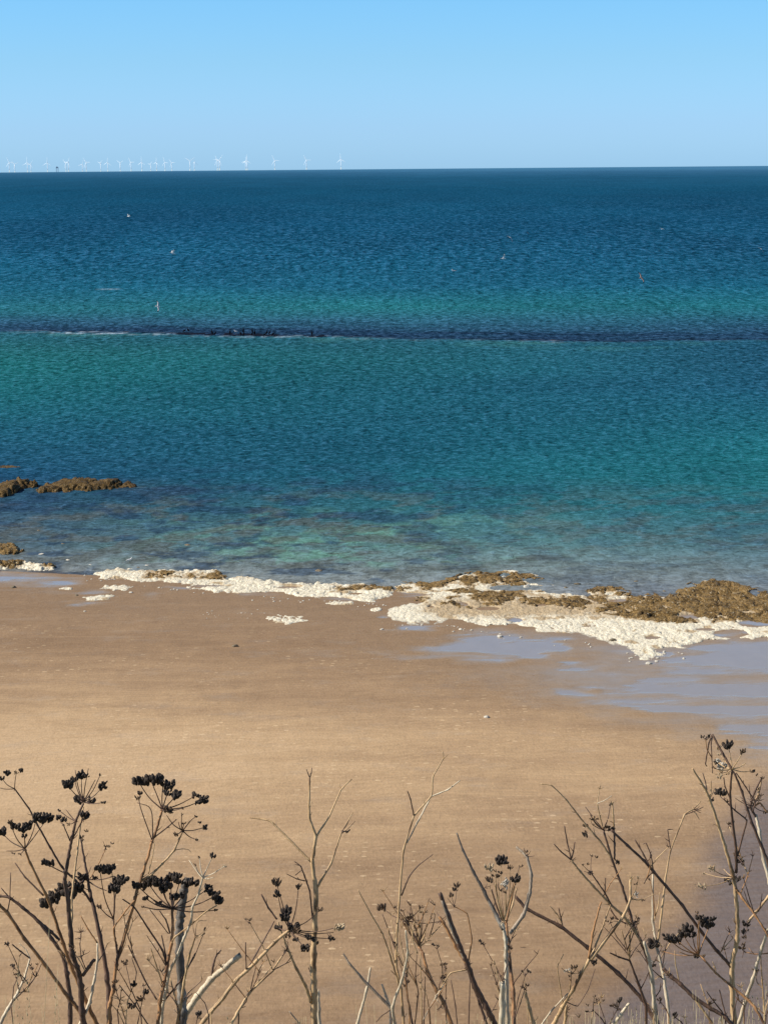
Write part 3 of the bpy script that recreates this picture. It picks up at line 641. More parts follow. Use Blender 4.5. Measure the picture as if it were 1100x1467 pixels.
def build_turbines():
    t = empty('wind_turbine')
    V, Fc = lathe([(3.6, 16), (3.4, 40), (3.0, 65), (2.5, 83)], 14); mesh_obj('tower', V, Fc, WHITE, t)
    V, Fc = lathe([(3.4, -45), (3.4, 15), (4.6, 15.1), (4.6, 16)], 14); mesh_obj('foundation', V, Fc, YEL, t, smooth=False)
    V = []; 
    for yy, hw, hh in ((-5.0, 1.3, 1.3), (-3.5, 2.1, 2.1), (5.0, 2.1, 2.2), (9.0, 1.7, 1.6)):
        for sx, sz in ((-1, -1), (1, -1), (1, 1), (-1, 1)): V.append((sx * hw, yy, 85 + sz * hh))
    Fc = [(3, 2, 1, 0), (12, 13, 14, 15)]
    for k in range(3):
        for i in range(4): Fc.append((k * 4 + i, k * 4 + (i + 1) % 4, k * 4 + 4 + (i + 1) % 4, k * 4 + 4 + i))
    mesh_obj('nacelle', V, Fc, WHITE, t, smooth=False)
    hub = empty('rotor', (0, -6.2, 85)); hub.parent = t
    V, Fc = lathe([(0.5, 2.2), (1.4, 1.4), (1.9, 0.0), (1.9, -1.4)], 12)
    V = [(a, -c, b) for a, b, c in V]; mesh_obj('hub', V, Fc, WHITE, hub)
    BV = []
    for z, c, th in ((1.5, 2.0, 1.9), (5, 2.4, 1.6), (10, 3.9, 1.1), (18, 3.4, 0.8), (30, 2.6, 0.55), (42, 1.8, 0.35), (50, 1.1, 0.2), (53, 0.4, 0.1)):
        tw = R(14) * (1 - z / 53)
        for a, b in ((-0.35, 0), (-0.1, 0.5), (0.3, 0.35), (0.65, 0), (0.3, -0.3), (-0.1, -0.4)):
            x_, y_ = a * c, b * th
            BV.append((x_ * math.cos(tw) - y_ * math.sin(tw), x_ * math.sin(tw) + y_ * math.cos(tw), z))
    BF = [tuple(range(6))]
    for k in range(7):
        for i in range(6): BF.append((k * 6 + i, k * 6 + (i + 1) % 6, k * 6 + 6 + (i + 1) % 6, k * 6 + 6 + i))
    BF.append(tuple(range(42, 48)))
    for k in range(3):
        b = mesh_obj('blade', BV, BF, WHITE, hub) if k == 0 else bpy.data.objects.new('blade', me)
        if k == 0: me = b.data
        else: COL.objects.link(b); b.parent = hub
        b.rotation_euler = (0, k * 2 * math.pi / 3, 0)
    T = [(14.2, 233.4, -25), (22, 235.7, 70), (40.2, 233.4, 0), (45, 236, 30), (68.8, 233.8, 2), (95.3, 234.5, 75), (98.8, 233, 30), (118.7, 236, 15), (124.3, 233.4, -35), (145, 234.5, 50), (155, 233.4, 3), (173, 234, 62), (188.4, 233, -32),
         (203.8, 233, 0), (216.5, 236, 40), (225, 233, 8), (236.9, 233, -20), (246.6, 234, 82), (272.6, 231, 60), (279, 233, 4), (312, 230.5, 95), (315, 230, 35), (352.3, 232, 20), (354.6, 230.5, 0), (394, 230.5, -28), (439.3, 230, -30), (488.7, 229, -5)]
    ranks = ['leftmost turbine on the horizon', 'small far turbine just right of the leftmost one', 'turbine third from the left with level blades', 'faint far turbine close behind the third', 'upright turbine left of the offshore platform', 'far turbine just left of a near one with a steep blade', 'turbine with one steep blade right of the offshore platform',
             'faint far turbine left of a near one with a leaning blade', 'turbine with a blade leaning left, eighth group of the row', 'faint turbine standing alone before an upright one', 'upright turbine with drooping lower blades left of middle', 'faint turbine with open low blades', 'turbine with a blade pointing to the right high up', 'slim upright turbine right of the high-bladed one', 'smallest far turbine of the crowded middle', 'tall upright turbine in the crowded middle',
             'near turbine of the pair with one flat blade', 'far turbine of the pair at the right of the crowd', 'left one of the close pair after the first gap', 'turbine turned edge-on in the close pair', 'left one of the overlapping pair with leaning blades', 'right one of the overlapping pair with leaning blades', 'left one of the tight pair left of the last three', 'right one of the tight pair left of the last three', 'third turbine from the right end standing alone', 'second turbine from the right end standing alone', 'rightmost turbine of the wind farm standing alone']
    for k, (px, py, ph) in enumerate(T):
        hy = HOR0 - (HOR0 - HOR1) * px / 1100
        want = max(hy + 0.3 - py, 9.0)
        lo, hi = 9000.0, 30000.0
        for _ in range(40):
            s_ = (lo + hi) / 2; el_ = (85 - s_ * s_ / (2 * ER) - H) / s_ + DIP
            if el_ * F > want: lo = s_
            else: hi = s_
        d = ray(np.array(px), np.array(hy)); x_, y_ = d[0] / d[1] * s_, s_
        o = t if k == 0 else copy_tree(t)
        o.location = (x_, y_, -(x_ * x_ + y_ * y_) / (2 * ER))
        o.rotation_euler = (0, 0, R(random.uniform(-48, -18)) if k != 19 else R(40))
        for ch in o.children:
            if ch.name.startswith('rotor'): ch.rotation_euler = (0, R(ph), 0)
        tag(o, 'white ' + ranks[k], 'wind turbine', 'wind turbines along the horizon')
    # substation platform
    p = empty('offshore_platform'); tag(p, 'dark boxy offshore platform on legs among the turbines', 'platform')
    s_ = 17500.0; d = ray(np.array(82.5), np.array(244.0)); x_ = d[0] / d[1] * s_
    p.location = (x_, s_, -(x_ ** 2 + s_ ** 2) / (2 * ER))
    def box(nm, a, b, par, mt):
        V = [(x, y, z) for z in (a[2], b[2]) for x, y in ((a[0], a[1]), (b[0], a[1]), (b[0], b[1]), (a[0], b[1]))]
        return mesh_obj(nm, V, [(3, 2, 1, 0), (4, 5, 6, 7), (0, 1, 5, 4), (1, 2, 6, 5), (2, 3, 7, 6), (3, 0, 4, 7)], mt, par, smooth=False)
    box('deck', (-9, -7, 30), (9, 7, 36), p, GREY); box('housing', (-7, -6, 36.02), (4, 6, 42), p, GREY)
    for sx in (-7, 7):
        for sy in (-5, 5): box('leg', (sx - 1, sy - 1, -30), (sx + 1, sy + 1, 29.98), p, GREY)

# ------------------------------------------------------------------ birds
GW = NT('gull_white'); GW.base((0.86, 0.86, 0.84)); GW.rough(0.7); GW = GW.m
GG = NT('gull_grey_back'); GG.base((0.52, 0.54, 0.57)); GG.rough(0.7); GG = GG.m
GB = NT('bird_black'); GB.base((0.006, 0.006, 0.009)); GB.rough(0.9); GB.p.inputs['Specular IOR Level'].default_value = 0.05; GB = GB.m
GN = NT('young_gull_brown'); GN.base((0.34, 0.22, 0.17)); GN.rough(0.7); GN = GN.m
GY = NT('bill_yellow'); GY.base((0.65, 0.42, 0.08)); GY.rough(0.5); GY = GY.m
def sweep(rings, n=10):
    """closed body from (centre, radius across, radius up) rings along a path"""
    V = []; Fc = []
    R_ = [Vector(r[0]) for r in rings]
    for k, (c, ra, rb) in enumerate(rings):
        a = R_[max(k - 1, 0)]; b = R_[min(k + 1, len(R_) - 1)]
        t = (b - a).normalized(); side = t.cross(Vector((0, 0, 1)));
        side = Vector((0, 1, 0)) if side.length < 1e-4 else side.normalized(); up = side.cross(t)
        for i in range(n):
            an = 2 * math.pi * i / n; v = R_[k] + side * ra * math.cos(an) + up * rb * math.sin(an); V.append(tuple(v))
    for k in range(len(rings) - 1):
        for i in range(n): Fc.append((k * n + i, k * n + (i + 1) % n, (k + 1) * n + (i + 1) % n, (k + 1) * n + i))
    Fc.append(tuple(range(n - 1, -1, -1))); Fc.append(tuple(range((len(rings) - 1) * n, len(rings) * n)))
    return V, Fc
def flying_gull(name, dihedral, bend, mats, tips=True):
    """x = forwards; one mesh: body, head, bill, fanned tail and two wings with bent wrists"""
    V, Fc = sweep([((-0.30, 0, 0.01), 0.055, 0.006), ((-0.22, 0, 0.0), 0.035, 0.018), ((-0.12, 0, -0.005), 0.05, 0.045), ((0.0, 0, -0.01), 0.068, 0.065), ((0.10, 0, -0.005), 0.06, 0.058), ((0.17, 0, 0.008), 0.04, 0.042), ((0.22, 0, 0.014), 0.036, 0.036), ((0.255, 0, 0.010), 0.018, 0.02), ((0.275, 0, 0.004), 0.008, 0.01), ((0.305, 0, -0.004), 0.004, 0.005)])
    mi = [0] * (len(Fc) - 2) + [0, 0]
    for i in range(len(Fc) - 2):
        if i // 10 >= 7: mi[i] = 3
    for sg in (-1, 1):
        st = [(0.03, 0.0, 0.10, -0.10, 0.02), (0.20, 0.20, 0.12, -0.07, 0.016), (0.38, 0.38, 0.13, -0.03, 0.012), (0.55, 0.52, 0.06, -0.08, 0.008), (0.70, 0.62, -0.06, -0.15, 0.004)]
        b0 = len(V); zacc = 0.03; yacc = 0.03
        for k, (s_, _, le, te, th) in enumerate(st):
            if k:
                ds = s_ - st[k - 1][0]; ang = dihedral if k < 3 else dihedral - bend
                yacc += ds * math.cos(ang); zacc += ds * math.sin(ang)
            for (xx, zz) in ((le, 0), ((le * 0.5 + te * 0.5), th), (te, 0), ((le * 0.5 + te * 0.5), -th * 0.6)):
                V.append((xx, sg * yacc, zacc + zz))
        for k in range(4):
            for i in range(4):
                q = (b0 + k * 4 + i, b0 + k * 4 + (i + 1) % 4, b0 + k * 4 + 4 + (i + 1) % 4, b0 + k * 4 + 4 + i)
                Fc.append(q if sg > 0 else q[::-1]); mi.append(2 if (k == 3 and tips) else (1 if i < 2 else 0))
        q = tuple(b0 + 16 + i for i in range(4)); Fc.append(q); mi.append(2 if tips else 0)
    me = bpy.data.meshes.new(name); me.from_pydata(V, [], Fc); me.polygons.foreach_set('material_index', mi); me.polygons.foreach_set('use_smooth', [True] * len(Fc))
    for m_ in mats: me.materials.append(m_)
    me.update(); return me
def standing_gull():
    V, Fc = sweep([((-0.30, 0, 0.20), 0.02, 0.01), ((-0.20, 0, 0.225), 0.045, 0.035), ((-0.05, 0, 0.24), 0.08, 0.075), ((0.06, 0, 0.25), 0.085, 0.085), ((0.13, 0, 0.29), 0.06, 0.065), ((0.165, 0, 0.345), 0.042, 0.045), ((0.185, 0, 0.395), 0.045, 0.045), ((0.22, 0, 0.405), 0.025, 0.025), ((0.24, 0, 0.40), 0.01, 0.012), ((0.275, 0, 0.392), 0.004, 0.006)])
    mi = [3 if i // 10 >= 7 else (1 if i // 10 < 3 and 1 <= i % 10 <= 4 else 0) for i in range(len(Fc) - 2)] + [0, 3]
    for sg in (-1, 1):
        v, f = sweep([((0.0, sg * 0.03, 0.19), 0.012, 0.012), ((0.005, sg * 0.03, 0.09), 0.008, 0.008), ((0.0, sg * 0.03, 0.01), 0.008, 0.008), ((0.05, sg * 0.03, 0.004), 0.022, 0.004)], 6)
        b = len(V); V += v; Fc += [tuple(b + i for i in q) for q in f]; mi += [3] * len(f)
    me = bpy.data.meshes.new('gull'); me.from_pydata(V, [], Fc); me.polygons.foreach_set('material_index', mi); me.polygons.foreach_set('use_smooth', [True] * len(Fc))
    for m_ in (GW, GG, GB, GY): me.materials.append(m_)
    me.update(); return me
def floating_gull():
    V, Fc = sweep([((-0.30, 0, 0.10), 0.015, 0.01), ((-0.20, 0, 0.07), 0.05, 0.035), ((-0.05, 0, 0.055), 0.085, 0.065), ((0.08, 0, 0.06), 0.085, 0.07), ((0.15, 0, 0.10), 0.055, 0.055), ((0.175, 0, 0.16), 0.042, 0.042), ((0.19, 0, 0.20), 0.043, 0.043), ((0.225, 0, 0.205), 0.022, 0.024), ((0.27, 0, 0.195), 0.006, 0.008)])
    mi = [3 if i // 10 >= 7 else (1 if i // 10 < 2 and 1 <= i % 10 <= 4 else 0) for i in range(len(Fc) - 2)] + [0, 3]
    me = bpy.data.meshes.new('gull'); me.from_pydata(V, [], Fc); me.polygons.foreach_set('material_index', mi); me.polygons.foreach_set('use_smooth', [True] * len(Fc))
    for m_ in (GW, GG, GB, GY): me.materials.append(m_)
    me.update(); return me
def cormorant(lean=0.0, low=1.0):
    V, Fc = sweep([((-0.20, 0, 0.04), 0.05, 0.012), ((-0.12, 0, 0.14), 0.06, 0.04), ((-0.05, 0, 0.26), 0.105, 0.095), ((0.0 + lean * .3, 0, 0.38 * low), 0.115, 0.105), ((0.03 + lean * .6, 0, 0.50 * low), 0.085, 0.08), ((0.05 + lean, 0, 0.60 * low), 0.045, 0.045), ((0.03 + lean, 0, 0.70 * low), 0.036, 0.036), ((0.05 + lean, 0, 0.78 * low), 0.036, 0.036), ((0.10 + lean, 0, 0.80 * low), 0.032, 0.030), ((0.14 + lean, 0, 0.795 * low), 0.014, 0.014), ((0.21 + lean, 0, 0.785 * low), 0.006, 0.008)])
    for sg in (-1, 1):
        v, f = sweep([((-0.02, sg * 0.05, 0.22), 0.03, 0.03), ((-0.02, sg * 0.055, 0.08), 0.016, 0.016), ((-0.01, sg * 0.055, 0.01), 0.014, 0.014), ((0.07, sg * 0.06, 0.004), 0.04, 0.006)], 6)
        b = len(V); V += v; Fc += [tuple(b + i for i in q) for q in f]
    me = bpy.data.meshes.new('cormorant'); me.from_pydata(V, [], Fc); me.polygons.foreach_set('use_smooth', [True] * len(Fc)); me.materials.append(GB); me.update()
    return me
def build_birds():
    ad = (GW, GG, GB, GY); yg = (GN, GN, GB, GB)
    glide = flying_gull('gull', R(8), R(14), ad); up = flying_gull('gull', R(42), R(50), ad); down = flying_gull('gull', R(-18), R(10), ad); brown = flying_gull('gull', R(10), R(12), yg)
    g = 'gulls over the water'
    def fly(px, py, Y, me, rot, label, sc=1.0):
        o = bpy.data.objects.new('gull', me); COL.objects.link(o); p = at(np.array(float(px)), np.array(float(py)), Y)
        o.location = tuple(p); o.rotation_euler = tuple(R(a) for a in rot); o.scale = (sc,) * 3
        tag(o, label, 'gull', g)
    fly(226.5, 439, 235, glide, (64, 8, 28), 'white gull banking steeply just above the dark reef line', 1.0)
    fly(248, 363, 260, up, (10, -20, 200), 'white gull with both wings thrown up over the open sea', 1.25)
    fly(185, 310, 330, up, (15, 0, 160), 'small white gull highest on the left, below the turbines', 1.0)
    fly(721, 370.5, 260, up, (-35, 5, 20), 'white gull with a raised wing in the right half', 1.15)
    fly(731, 340.5, 300, down, (40, 10, 60), 'white gull just above the one with a raised wing', 1.1)
    fly(756, 334, 420, brown, (50, 0, 80), 'faint brown gull right of the white pair', 0.8)
    fly(918, 398, 280, brown, (55, -5, 35), 'reddish brown young gull gliding at the right', 1.2)
    fly(1090, 357, 280, down, (40, 10, 70), 'white gull close to the right edge', 1.15)
    fly(948, 328, 380, glide, (20, 5, 120), 'tiny white gull high at the right', 1.0)
    fl = floating_gull(); o = bpy.data.objects.new('gull', fl); COL.objects.link(o); p = ground(np.array(650.0), np.array(388.8)); o.location = tuple(p); o.scale = (2.6,) * 3; o.rotation_euler = (0, 0, R(200))
    tag(o, 'white gull sitting on the sea left of the raised-wing gull', 'gull', 'gulls at rest')
    st = standing_gull()
    for px, py, rz, sc, lab in ((186, 808, 15, 0.95, 'white gull standing at the water edge on the narrow ledge'), (338.5, 478.5, 190, 1.45, 'white gull standing among the black cormorants on the reef')):
        o = bpy.data.objects.new('gull', st); COL.objects.link(o); p = ground(np.array(px), np.array(py)); o.location = (p[0], p[1], 0.10); o.rotation_euler = (0, 0, R(rz)); o.scale = (sc,) * 3
        tag(o, lab, 'gull', 'gulls at rest')
    cm = [cormorant(), cormorant(0.06, 0.9), cormorant(-0.05, 1.05), cormorant(0.16, 0.7)]
    Cs = [(264, 476.5, 3), (270, 476, 1), (304, 479.5, 0), (308.5, 481, 1), (330, 479.5, 2), (345, 481, 1), (349, 477, 2), (349.5, 482, 0), (361.5, 478, 2), (361, 481, 3), (365, 480, 0), (378, 482.5, 3), (382.5, 480, 0), (386.5, 480, 1), (391, 481, 3), (447, 481, 1)]
    labs = ['crouched cormorant farthest left on the reef', 'second cormorant from the left on the reef', 'upright cormorant left of the first foam gap', 'cormorant just right of the upright one by the foam', 'tall cormorant left of the white gull', 'cormorant just right of the white gull', 'back one of two cormorants lined up one behind the other', 'front one of two cormorants lined up one behind the other', 'tall cormorant at the back of the middle trio', 'crouched cormorant at the front of the middle trio', 'right one of the middle trio of cormorants', 'crouched cormorant at the front of the right group',
            'first upright cormorant of the right group', 'second upright cormorant of the right group', 'crouched cormorant at the right of the right group', 'single cormorant alone at the far right of the reef birds']
    for (px, py, k), lab in zip(Cs, labs):
        o = bpy.data.objects.new('cormorant', cm[k]); COL.objects.link(o); p = ground(np.array(float(px)), np.array(float(py))); o.location = (p[0], p[1], 0.06)
        o.rotation_euler = (0, 0, random.uniform(0, 6.28)); o.scale = (1.4, 1.4, 1.15)
        tag(o, 'black ' + lab, 'cormorant', 'cormorants standing on the reef')

# ------------------------------------------------------------------ dry plants in the foreground
def stem_mat(name, a, b, dark, spots=0.5):
    s = NT(name)
    n = s.noise(s.coords((1, 1, 0.12)), 320, 3, 0.6); n2 = s.noise(s.coords((1, 1, 0.6)), 28, 4, 0.6); n3 = s.noise(s.coords(), 9, 3)
    c = s.mix(s.ramp(n, [(0.3, 0.0), (0.7, 1.0)]), a, b)
    c = s.mix(s.ramp(s.math('ADD', n2, s.math('MULTIPLY_ADD', n3, 0.5, -0.25)), [(0.50, 0.0), (0.68, spots)]), c, dark)
    s.base(c); s.rough(0.65); s.norm(s.bump(n, 0.5, 0.0015)); return s.m
SM = {'s': stem_mat('stem_straw', (0.50, 0.30, 0.135), (0.78, 0.56, 0.31), (0.12, 0.055, 0.024), 0.8),
      'o': stem_mat('stem_rust', (0.34, 0.155, 0.06), (0.58, 0.32, 0.14), (0.085, 0.038, 0.02), 0.8),
      'd': stem_mat('stem_dark', (0.085, 0.05, 0.035), (0.22, 0.125, 0.08), (0.035, 0.022, 0.018), 0.8),
      'g': stem_mat('stem_grey', (0.26, 0.19, 0.13), (0.56, 0.45, 0.33), (0.06, 0.045, 0.04), 0.7),
      'w': stem_mat('stem_bleached', (0.58, 0.44, 0.28), (0.88, 0.77, 0.57), (0.16, 0.12, 0.09), 0.55)}
SM['k'] = stem_mat('stem_charred', (0.05, 0.04, 0.032), (0.20, 0.17, 0.14), (0.60, 0.54, 0.45), 0.55)
SEED = NT('seed_black'); _n = SEED.noise(SEED.coords(), 260, 3); SEED.base(SEED.mix(_n, (0.012, 0.009, 0.007), (0.085, 0.058, 0.040))); SEED.rough(0.75); SEED.norm(SEED.bump(_n, 0.6, 0.001)); SEED = SEED.m
SEEDB = NT('seed_brown'); _n = SEEDB.noise(SEEDB.coords(), 220, 3); SEEDB.base(SEEDB.mix(_n, (0.05, 0.03, 0.018), (0.22, 0.14, 0.08))); SEEDB.rough(0.75); SEEDB = SEEDB.m
SEEDP = NT('seed_pale'); _n = SEEDP.noise(SEEDP.coords(), 220, 3); SEEDP.base(SEEDP.mix(_n, (0.42, 0.30, 0.17), (0.68, 0.54, 0.36))); SEEDP.rough(0.8); SEEDP = SEEDP.m
SILK = NT('web_silk'); _n = SILK.noise(SILK.coords(), 120, 4); SILK.base(SILK.mix(_n, (0.30, 0.26, 0.20), (0.72, 0.67, 0.58))); SILK.rough(0.8); SILK = SILK.m

def crom(pts, per=6, tight=0.0):
    pts = [np.asarray(p, float) for p in pts]
    if len(pts) < 3: 
        return [pts[0] + (pts[1] - pts[0]) * t for t in np.linspace(0, 1, per + 1)]
    P_ = [2 * pts[0] - pts[1]] + pts + [2 * pts[-1] - pts[-2]]; out = []
    for i in range(1, len(P_) - 2):
        a, b, c, d = P_[i - 1:i + 3]
        for t in np.linspace(0, 1, per, endpoint=False):
            out.append(0.5 * (2 * b + (c - a) * t + (2 * a - 5 * b + 4 * c - d) * t * t + (3 * b - a - 3 * c + d) * t ** 3))
    out.append(pts[-1])
    if tight:
        lin_ = []
        for i in range(len(pts) - 1):
            for t in np.linspace(0, 1, per, endpoint=False): lin_.append(pts[i] + (pts[i + 1] - pts[i]) * t)
        lin_.append(pts[-1]); out = [a * (1 - tight) + b * tight for a, b in zip(out, lin_)]
    return out

def tube(path, radii, n=7, V=None, Fc=None, jag=False):
    V = [] if V is None else V; Fc = [] if Fc is None else Fc
    b0 = len(V); path = [Vector(p) for p in path]; up = None
    for k, p in enumerate(path):
        t = (path[min(k + 1, len(path) - 1)] - path[max(k - 1, 0)])
        t = t.normalized() if t.length > 1e-9 else Vector((0, 0, 1))
        if up is None:
            up = t.orthogonal().normalized()
        else:
            up = (up - t * up.dot(t)); up = up.normalized() if up.length > 1e-6 else t.orthogonal().normalized()
        sd_ = t.cross(up)
        for i in range(n):
            a = 2 * math.pi * i / n
            rr = radii[k] * (1 + (0.10 if i % 2 else -0.06))
            off = t * (random.uniform(-1.2, 1.2) * radii[k]) if (jag and k == 0) else Vector((0, 0, 0))
            V.append(tuple(p + (up * math.cos(a) + sd_ * math.sin(a)) * rr + off))
    for k in range(len(path) - 1):
        for i in range(n):
            j = (i + 1) % n; Fc.append((b0 + k * n + i, b0 + k * n + j, b0 + (k + 1) * n + j, b0 + (k + 1) * n + i))
    Fc.append(tuple(b0 + i for i in range(n - 1, -1, -1))); e0 = b0 + (len(path) - 1) * n; Fc.append(tuple(e0 + i for i in range(n)))
    return V, Fc

def seed_fruit(V, Fc, c, d, ln, r):
    d = Vector(d).normalized(); a = d.orthogonal().normalized(); b = d.cross(a); b0 = len(V); c = Vector(c)
    prof = ((-0.5, 0.35), (-0.25, 0.9), (0.1, 1.0), (0.38, 0.62), (0.52, 0.12))
    ph = random.uniform(0, 6.28)
    for z, q in prof:
        for i in range(6):
            an = ph + 2 * math.pi * i / 6; rr = r * q * (1.0 if i % 2 else 0.78)
            V.append(tuple(c + d * z * ln + (a * math.cos(an) + b * math.sin(an) * 0.72) * rr))
    for k in range(4):
        for i in range(6): Fc.append((b0 + k * 6 + i, b0 + k * 6 + (i + 1) % 6, b0 + k * 6 + 6 + (i + 1) % 6, b0 + k * 6 + 6 + i))
    Fc.append(tuple(b0 + i for i in range(5, -1, -1))); Fc.append(tuple(b0 + 24 + i for i in range(6)))

class Plant:
    """A dead umbellifer. Stems run tip -> base; the last point sits on an older stem or goes to the ground."""
    def __init__(s, label, Y, root, spread=0.12, group='dried umbellifers along the cliff edge', name='dried_plant', cat='dried plant'):
        s.Y = Y; s.st = []; s.spread = spread
        b = at(np.array(float(root)), np.array(1500.0), Y); s.root = Vector((float(b[0]), Y, float(cliff_z(0, Y)) - 0.08))
        s.e = empty(name, tuple(s.root)); tag(s.e, label, cat, group)
    def depth(s, x, y, lim=16):
        best = None
        for pts in s.st:
            for (px, py, dd) in pts:
                d = math.hypot(px - x, py - y)
                if best is None or d < best[0]: best = (d, dd)
        return best[1] if best and best[0] < lim else (best[1] if best else 0.0)
    def w2(s, x, y, dd): return at(np.array(float(x)), np.array(float(y)), s.Y + dd)
    def stem(s, col, w0, w1, pts, tilt=None, name=None, jag=False):
        s.st_n = getattr(s, 'st_n', 0) + 1
        rooted = pts[-1][1] > 1438
        d1 = random.uniform(-0.06, 0.06) if (rooted or not s.st) else s.depth(*pts[-1])
        d0 = d1 + (random.uniform(-1, 1) * s.spread * min(1.0, math.hypot(pts[0][0] - pts[-1][0], pts[0][1] - pts[-1][1]) / 150.0) if tilt is None else tilt)
        sm = crom([np.array(p, float) for p in pts], 7, 0.7)
        Ln = len(sm) - 1
        q = [(float(p[0]), float(p[1]), d0 + (d1 - d0) * k / Ln) for k, p in enumerate(sm)]
        s.st.append(q)
        P3 = [Vector(s.w2(*v)) for v in q]
        pxm = s.Y / F / 2 * 1.10
        rad = []
        for k in range(len(P3)):
            u = k / Ln; r = (w0 + (w1 - w0) * u) * pxm
            rad.append(r * (1 + 0.10 * math.sin(k * 1.7 + s.st_n) * 0.6))
        for k in range(0, len(P3), 7):                 # swollen joints where the stem bends
            if 0 < k < len(P3) - 1: rad[k] *= 1.28
        for k in range(1, len(P3) - 1):                # slight kinks
            P3[k] = P3[k] + Vector((random.uniform(-1, 1), random.uniform(-1, 1), 0)) * rad[k] * 0.22
        if rooted:
            a = P3[-1]; g = s.root + Vector((random.uniform(-0.05, 0.05), random.uniform(-0.05, 0.05), -0.02))
            g.x = 0.55 * g.x + 0.45 * a.x
            for u in (0.33, 0.66, 1.0):
                P3.append(a.lerp(g, u)); rad.append(rad[len(q) - 1] * (1 + 0.15 * u))
        V, Fc = tube([p - s.root for p in P3], rad, 8 if max(w0, w1) > 3 else 6, jag=jag)
        px = s.Y / F
        for k in range(4, len(q) - 2):                 # broken leaf stalks and sheath scraps at the joints
            if random.random() < (0.16 if k % 7 == 0 else 0.035):
                a = random.choice((-1, 1)) * random.uniform(0.35, 1.1); t_ = (P3[k - 1] - P3[k + 1]).normalized()
                d_ = (Matrix.Rotation(a, 3, Vector((0, 1, 0))) @ t_ + Vector((0, random.uniform(-.4, .4), 0))).normalized(); l_ = random.uniform(3, 13) * px * min(1.3, 0.5 + rad[k] / px * .35)
                b_ = P3[k] - s.root; tube([b_, b_ + d_ * l_ * .55 + Vector((0, 0, l_ * .06)), b_ + d_ * l_ + Vector((0, 0, l_ * .18))], [px * .75, px * .55, px * .3], 5, V, Fc)
        mesh_obj(name or ('stem' if rooted else 'branch'), V, Fc, SM[col], s.e)
    def umbel(s, cx, cy, rays, col='d', w=1.7, name='umbel'):
        """rays: (x, y, size px, kind, [bend]) kind k black seeds, b brown, p pale, n none, t silk"""
        dd = s.depth(cx, cy); c = Vector(s.w2(cx, cy, dd)); V = []; Fc = []; cl = []
        px = s.Y / F
        last = None
        for ry in rays:
            x, y, sz, kd = ry[:4]; bend = ry[4] if len(ry) > 4 else 0.10
            ed = dd + random.uniform(-1, 1) * 0.05
            tip = Vector(s.w2(x, y, ed)); mid = c.lerp(tip, 0.5) + Vector((0, 0, -1)) * (tip - c).length * bend * 0.6 + Vector((1, 0, 0)) * (tip - c).length * bend * random.choice((-0.3, 0.3))
            path = crom([np.array(c), np.array(mid), np.array(tip)], 5)
            if last is not None and kd != 'n' and math.hypot(x - last[0], y - last[1]) < 11: pass
            elif (tip - c).length > 4 * px:
                last = (x, y)
                tube([Vector(p) - s.root for p in path], [w * px / 2 * (1.15 - 0.5 * k / (len(path) - 1)) for k in range(len(path))], 6, V, Fc)
            if kd != 'n': cl.append((tip, (tip - c).normalized(), sz, kd))
        # little collar where the rays meet
        for _ in range(6):
            dr = Vector((random.uniform(-1, 1), random.uniform(-1, 1), random.uniform(-0.8, 0.6))).normalized()
            tube([c - s.root, c - s.root + dr * px * random.uniform(2, 5)], [px * 0.9, px * 0.3], 5, V, Fc)
        u = mesh_obj(name, V, Fc, SM[col], s.e)
        for tip, dr, sz, kd in cl:
            V = []; Fc = []; rr = sz * px / 2 * 1.1
            upd = Vector((dr.x * 0.6, dr.y * 0.6, abs(dr.z) * 0.4 + 0.75)).normalized()
            nseed = 6 if sz < 7 else (12 if sz < 12 else int(11 + sz * 0.85))
            if kd == 't':
                for _ in range(16):
                    q = tip + Vector((random.gauss(0, 1), random.gauss(0, 1), random.gauss(0, .8))) * rr * 0.38
                    seed_fruit(V, Fc, q - s.root, (random.uniform(-1, 1), random.uniform(-1, 1), random.uniform(-.5, 1)), rr * 0.8, rr * 0.2)
                mesh_obj('silk', V, Fc, SILK, u); continue
            for _ in range(nseed):
                o = Vector((random.uniform(-1, 1), random.uniform(-1, 1), random.uniform(-0.55, 0.65)))
                o = o * (0.85 if o.length > 1.2 else 1.0); q = tip + Vector((o.x * rr * 0.92, o.y * rr * 0.8, o.z * rr * 0.95))
                sd_ = (upd + Vector((o.x, o.y, o.z * 0.3)) * 0.65).normalized()
                ln = min(max(rr * 0.85, 0.0036), 0.0115) * random.uniform(0.8, 1.25)
                seed_fruit(V, Fc, q - s.root, sd_, ln * 1.15, ln * (0.44 if kd == 'k' else 0.30))
                st = tip - dr * rr * 0.55
                tube([st - s.root, q - s.root], [px * 0.45, px * 0.3], 4, V, Fc)
            mesh_obj('seed_cluster', V, Fc, {'k': SEED, 'b': SEEDB, 'p': SEEDP}[kd], u)
    def tuft(s, x, y, n=6, ln=9, col='s', cone=1.2, up=-1.4):
        """frayed bare rays left where the seeds have dropped"""
        dd = s.depth(x, y); c = Vector(s.w2(x, y, dd)) - s.root; px = s.Y / F; V = []; Fc = []
        for _ in range(n):
            a = random.uniform(-cone, cone) ; l_ = ln * random.uniform(0.5, 1.2) * px
            d = Vector((math.sin(a), random.uniform(-0.5, 0.5), math.cos(a) if up < 0 else -math.cos(a)))
            e_ = c + d * l_; m_ = c.lerp(e_, 0.55) + Vector((random.uniform(-1, 1), 0, random.uniform(-.5, .5))) * l_ * 0.15
            tube([c, m_, e_], [px * 0.6, px * 0.5, px * 0.3], 4, V, Fc)
        mesh_obj('bare_rays', V, Fc, SM[col], s.e)

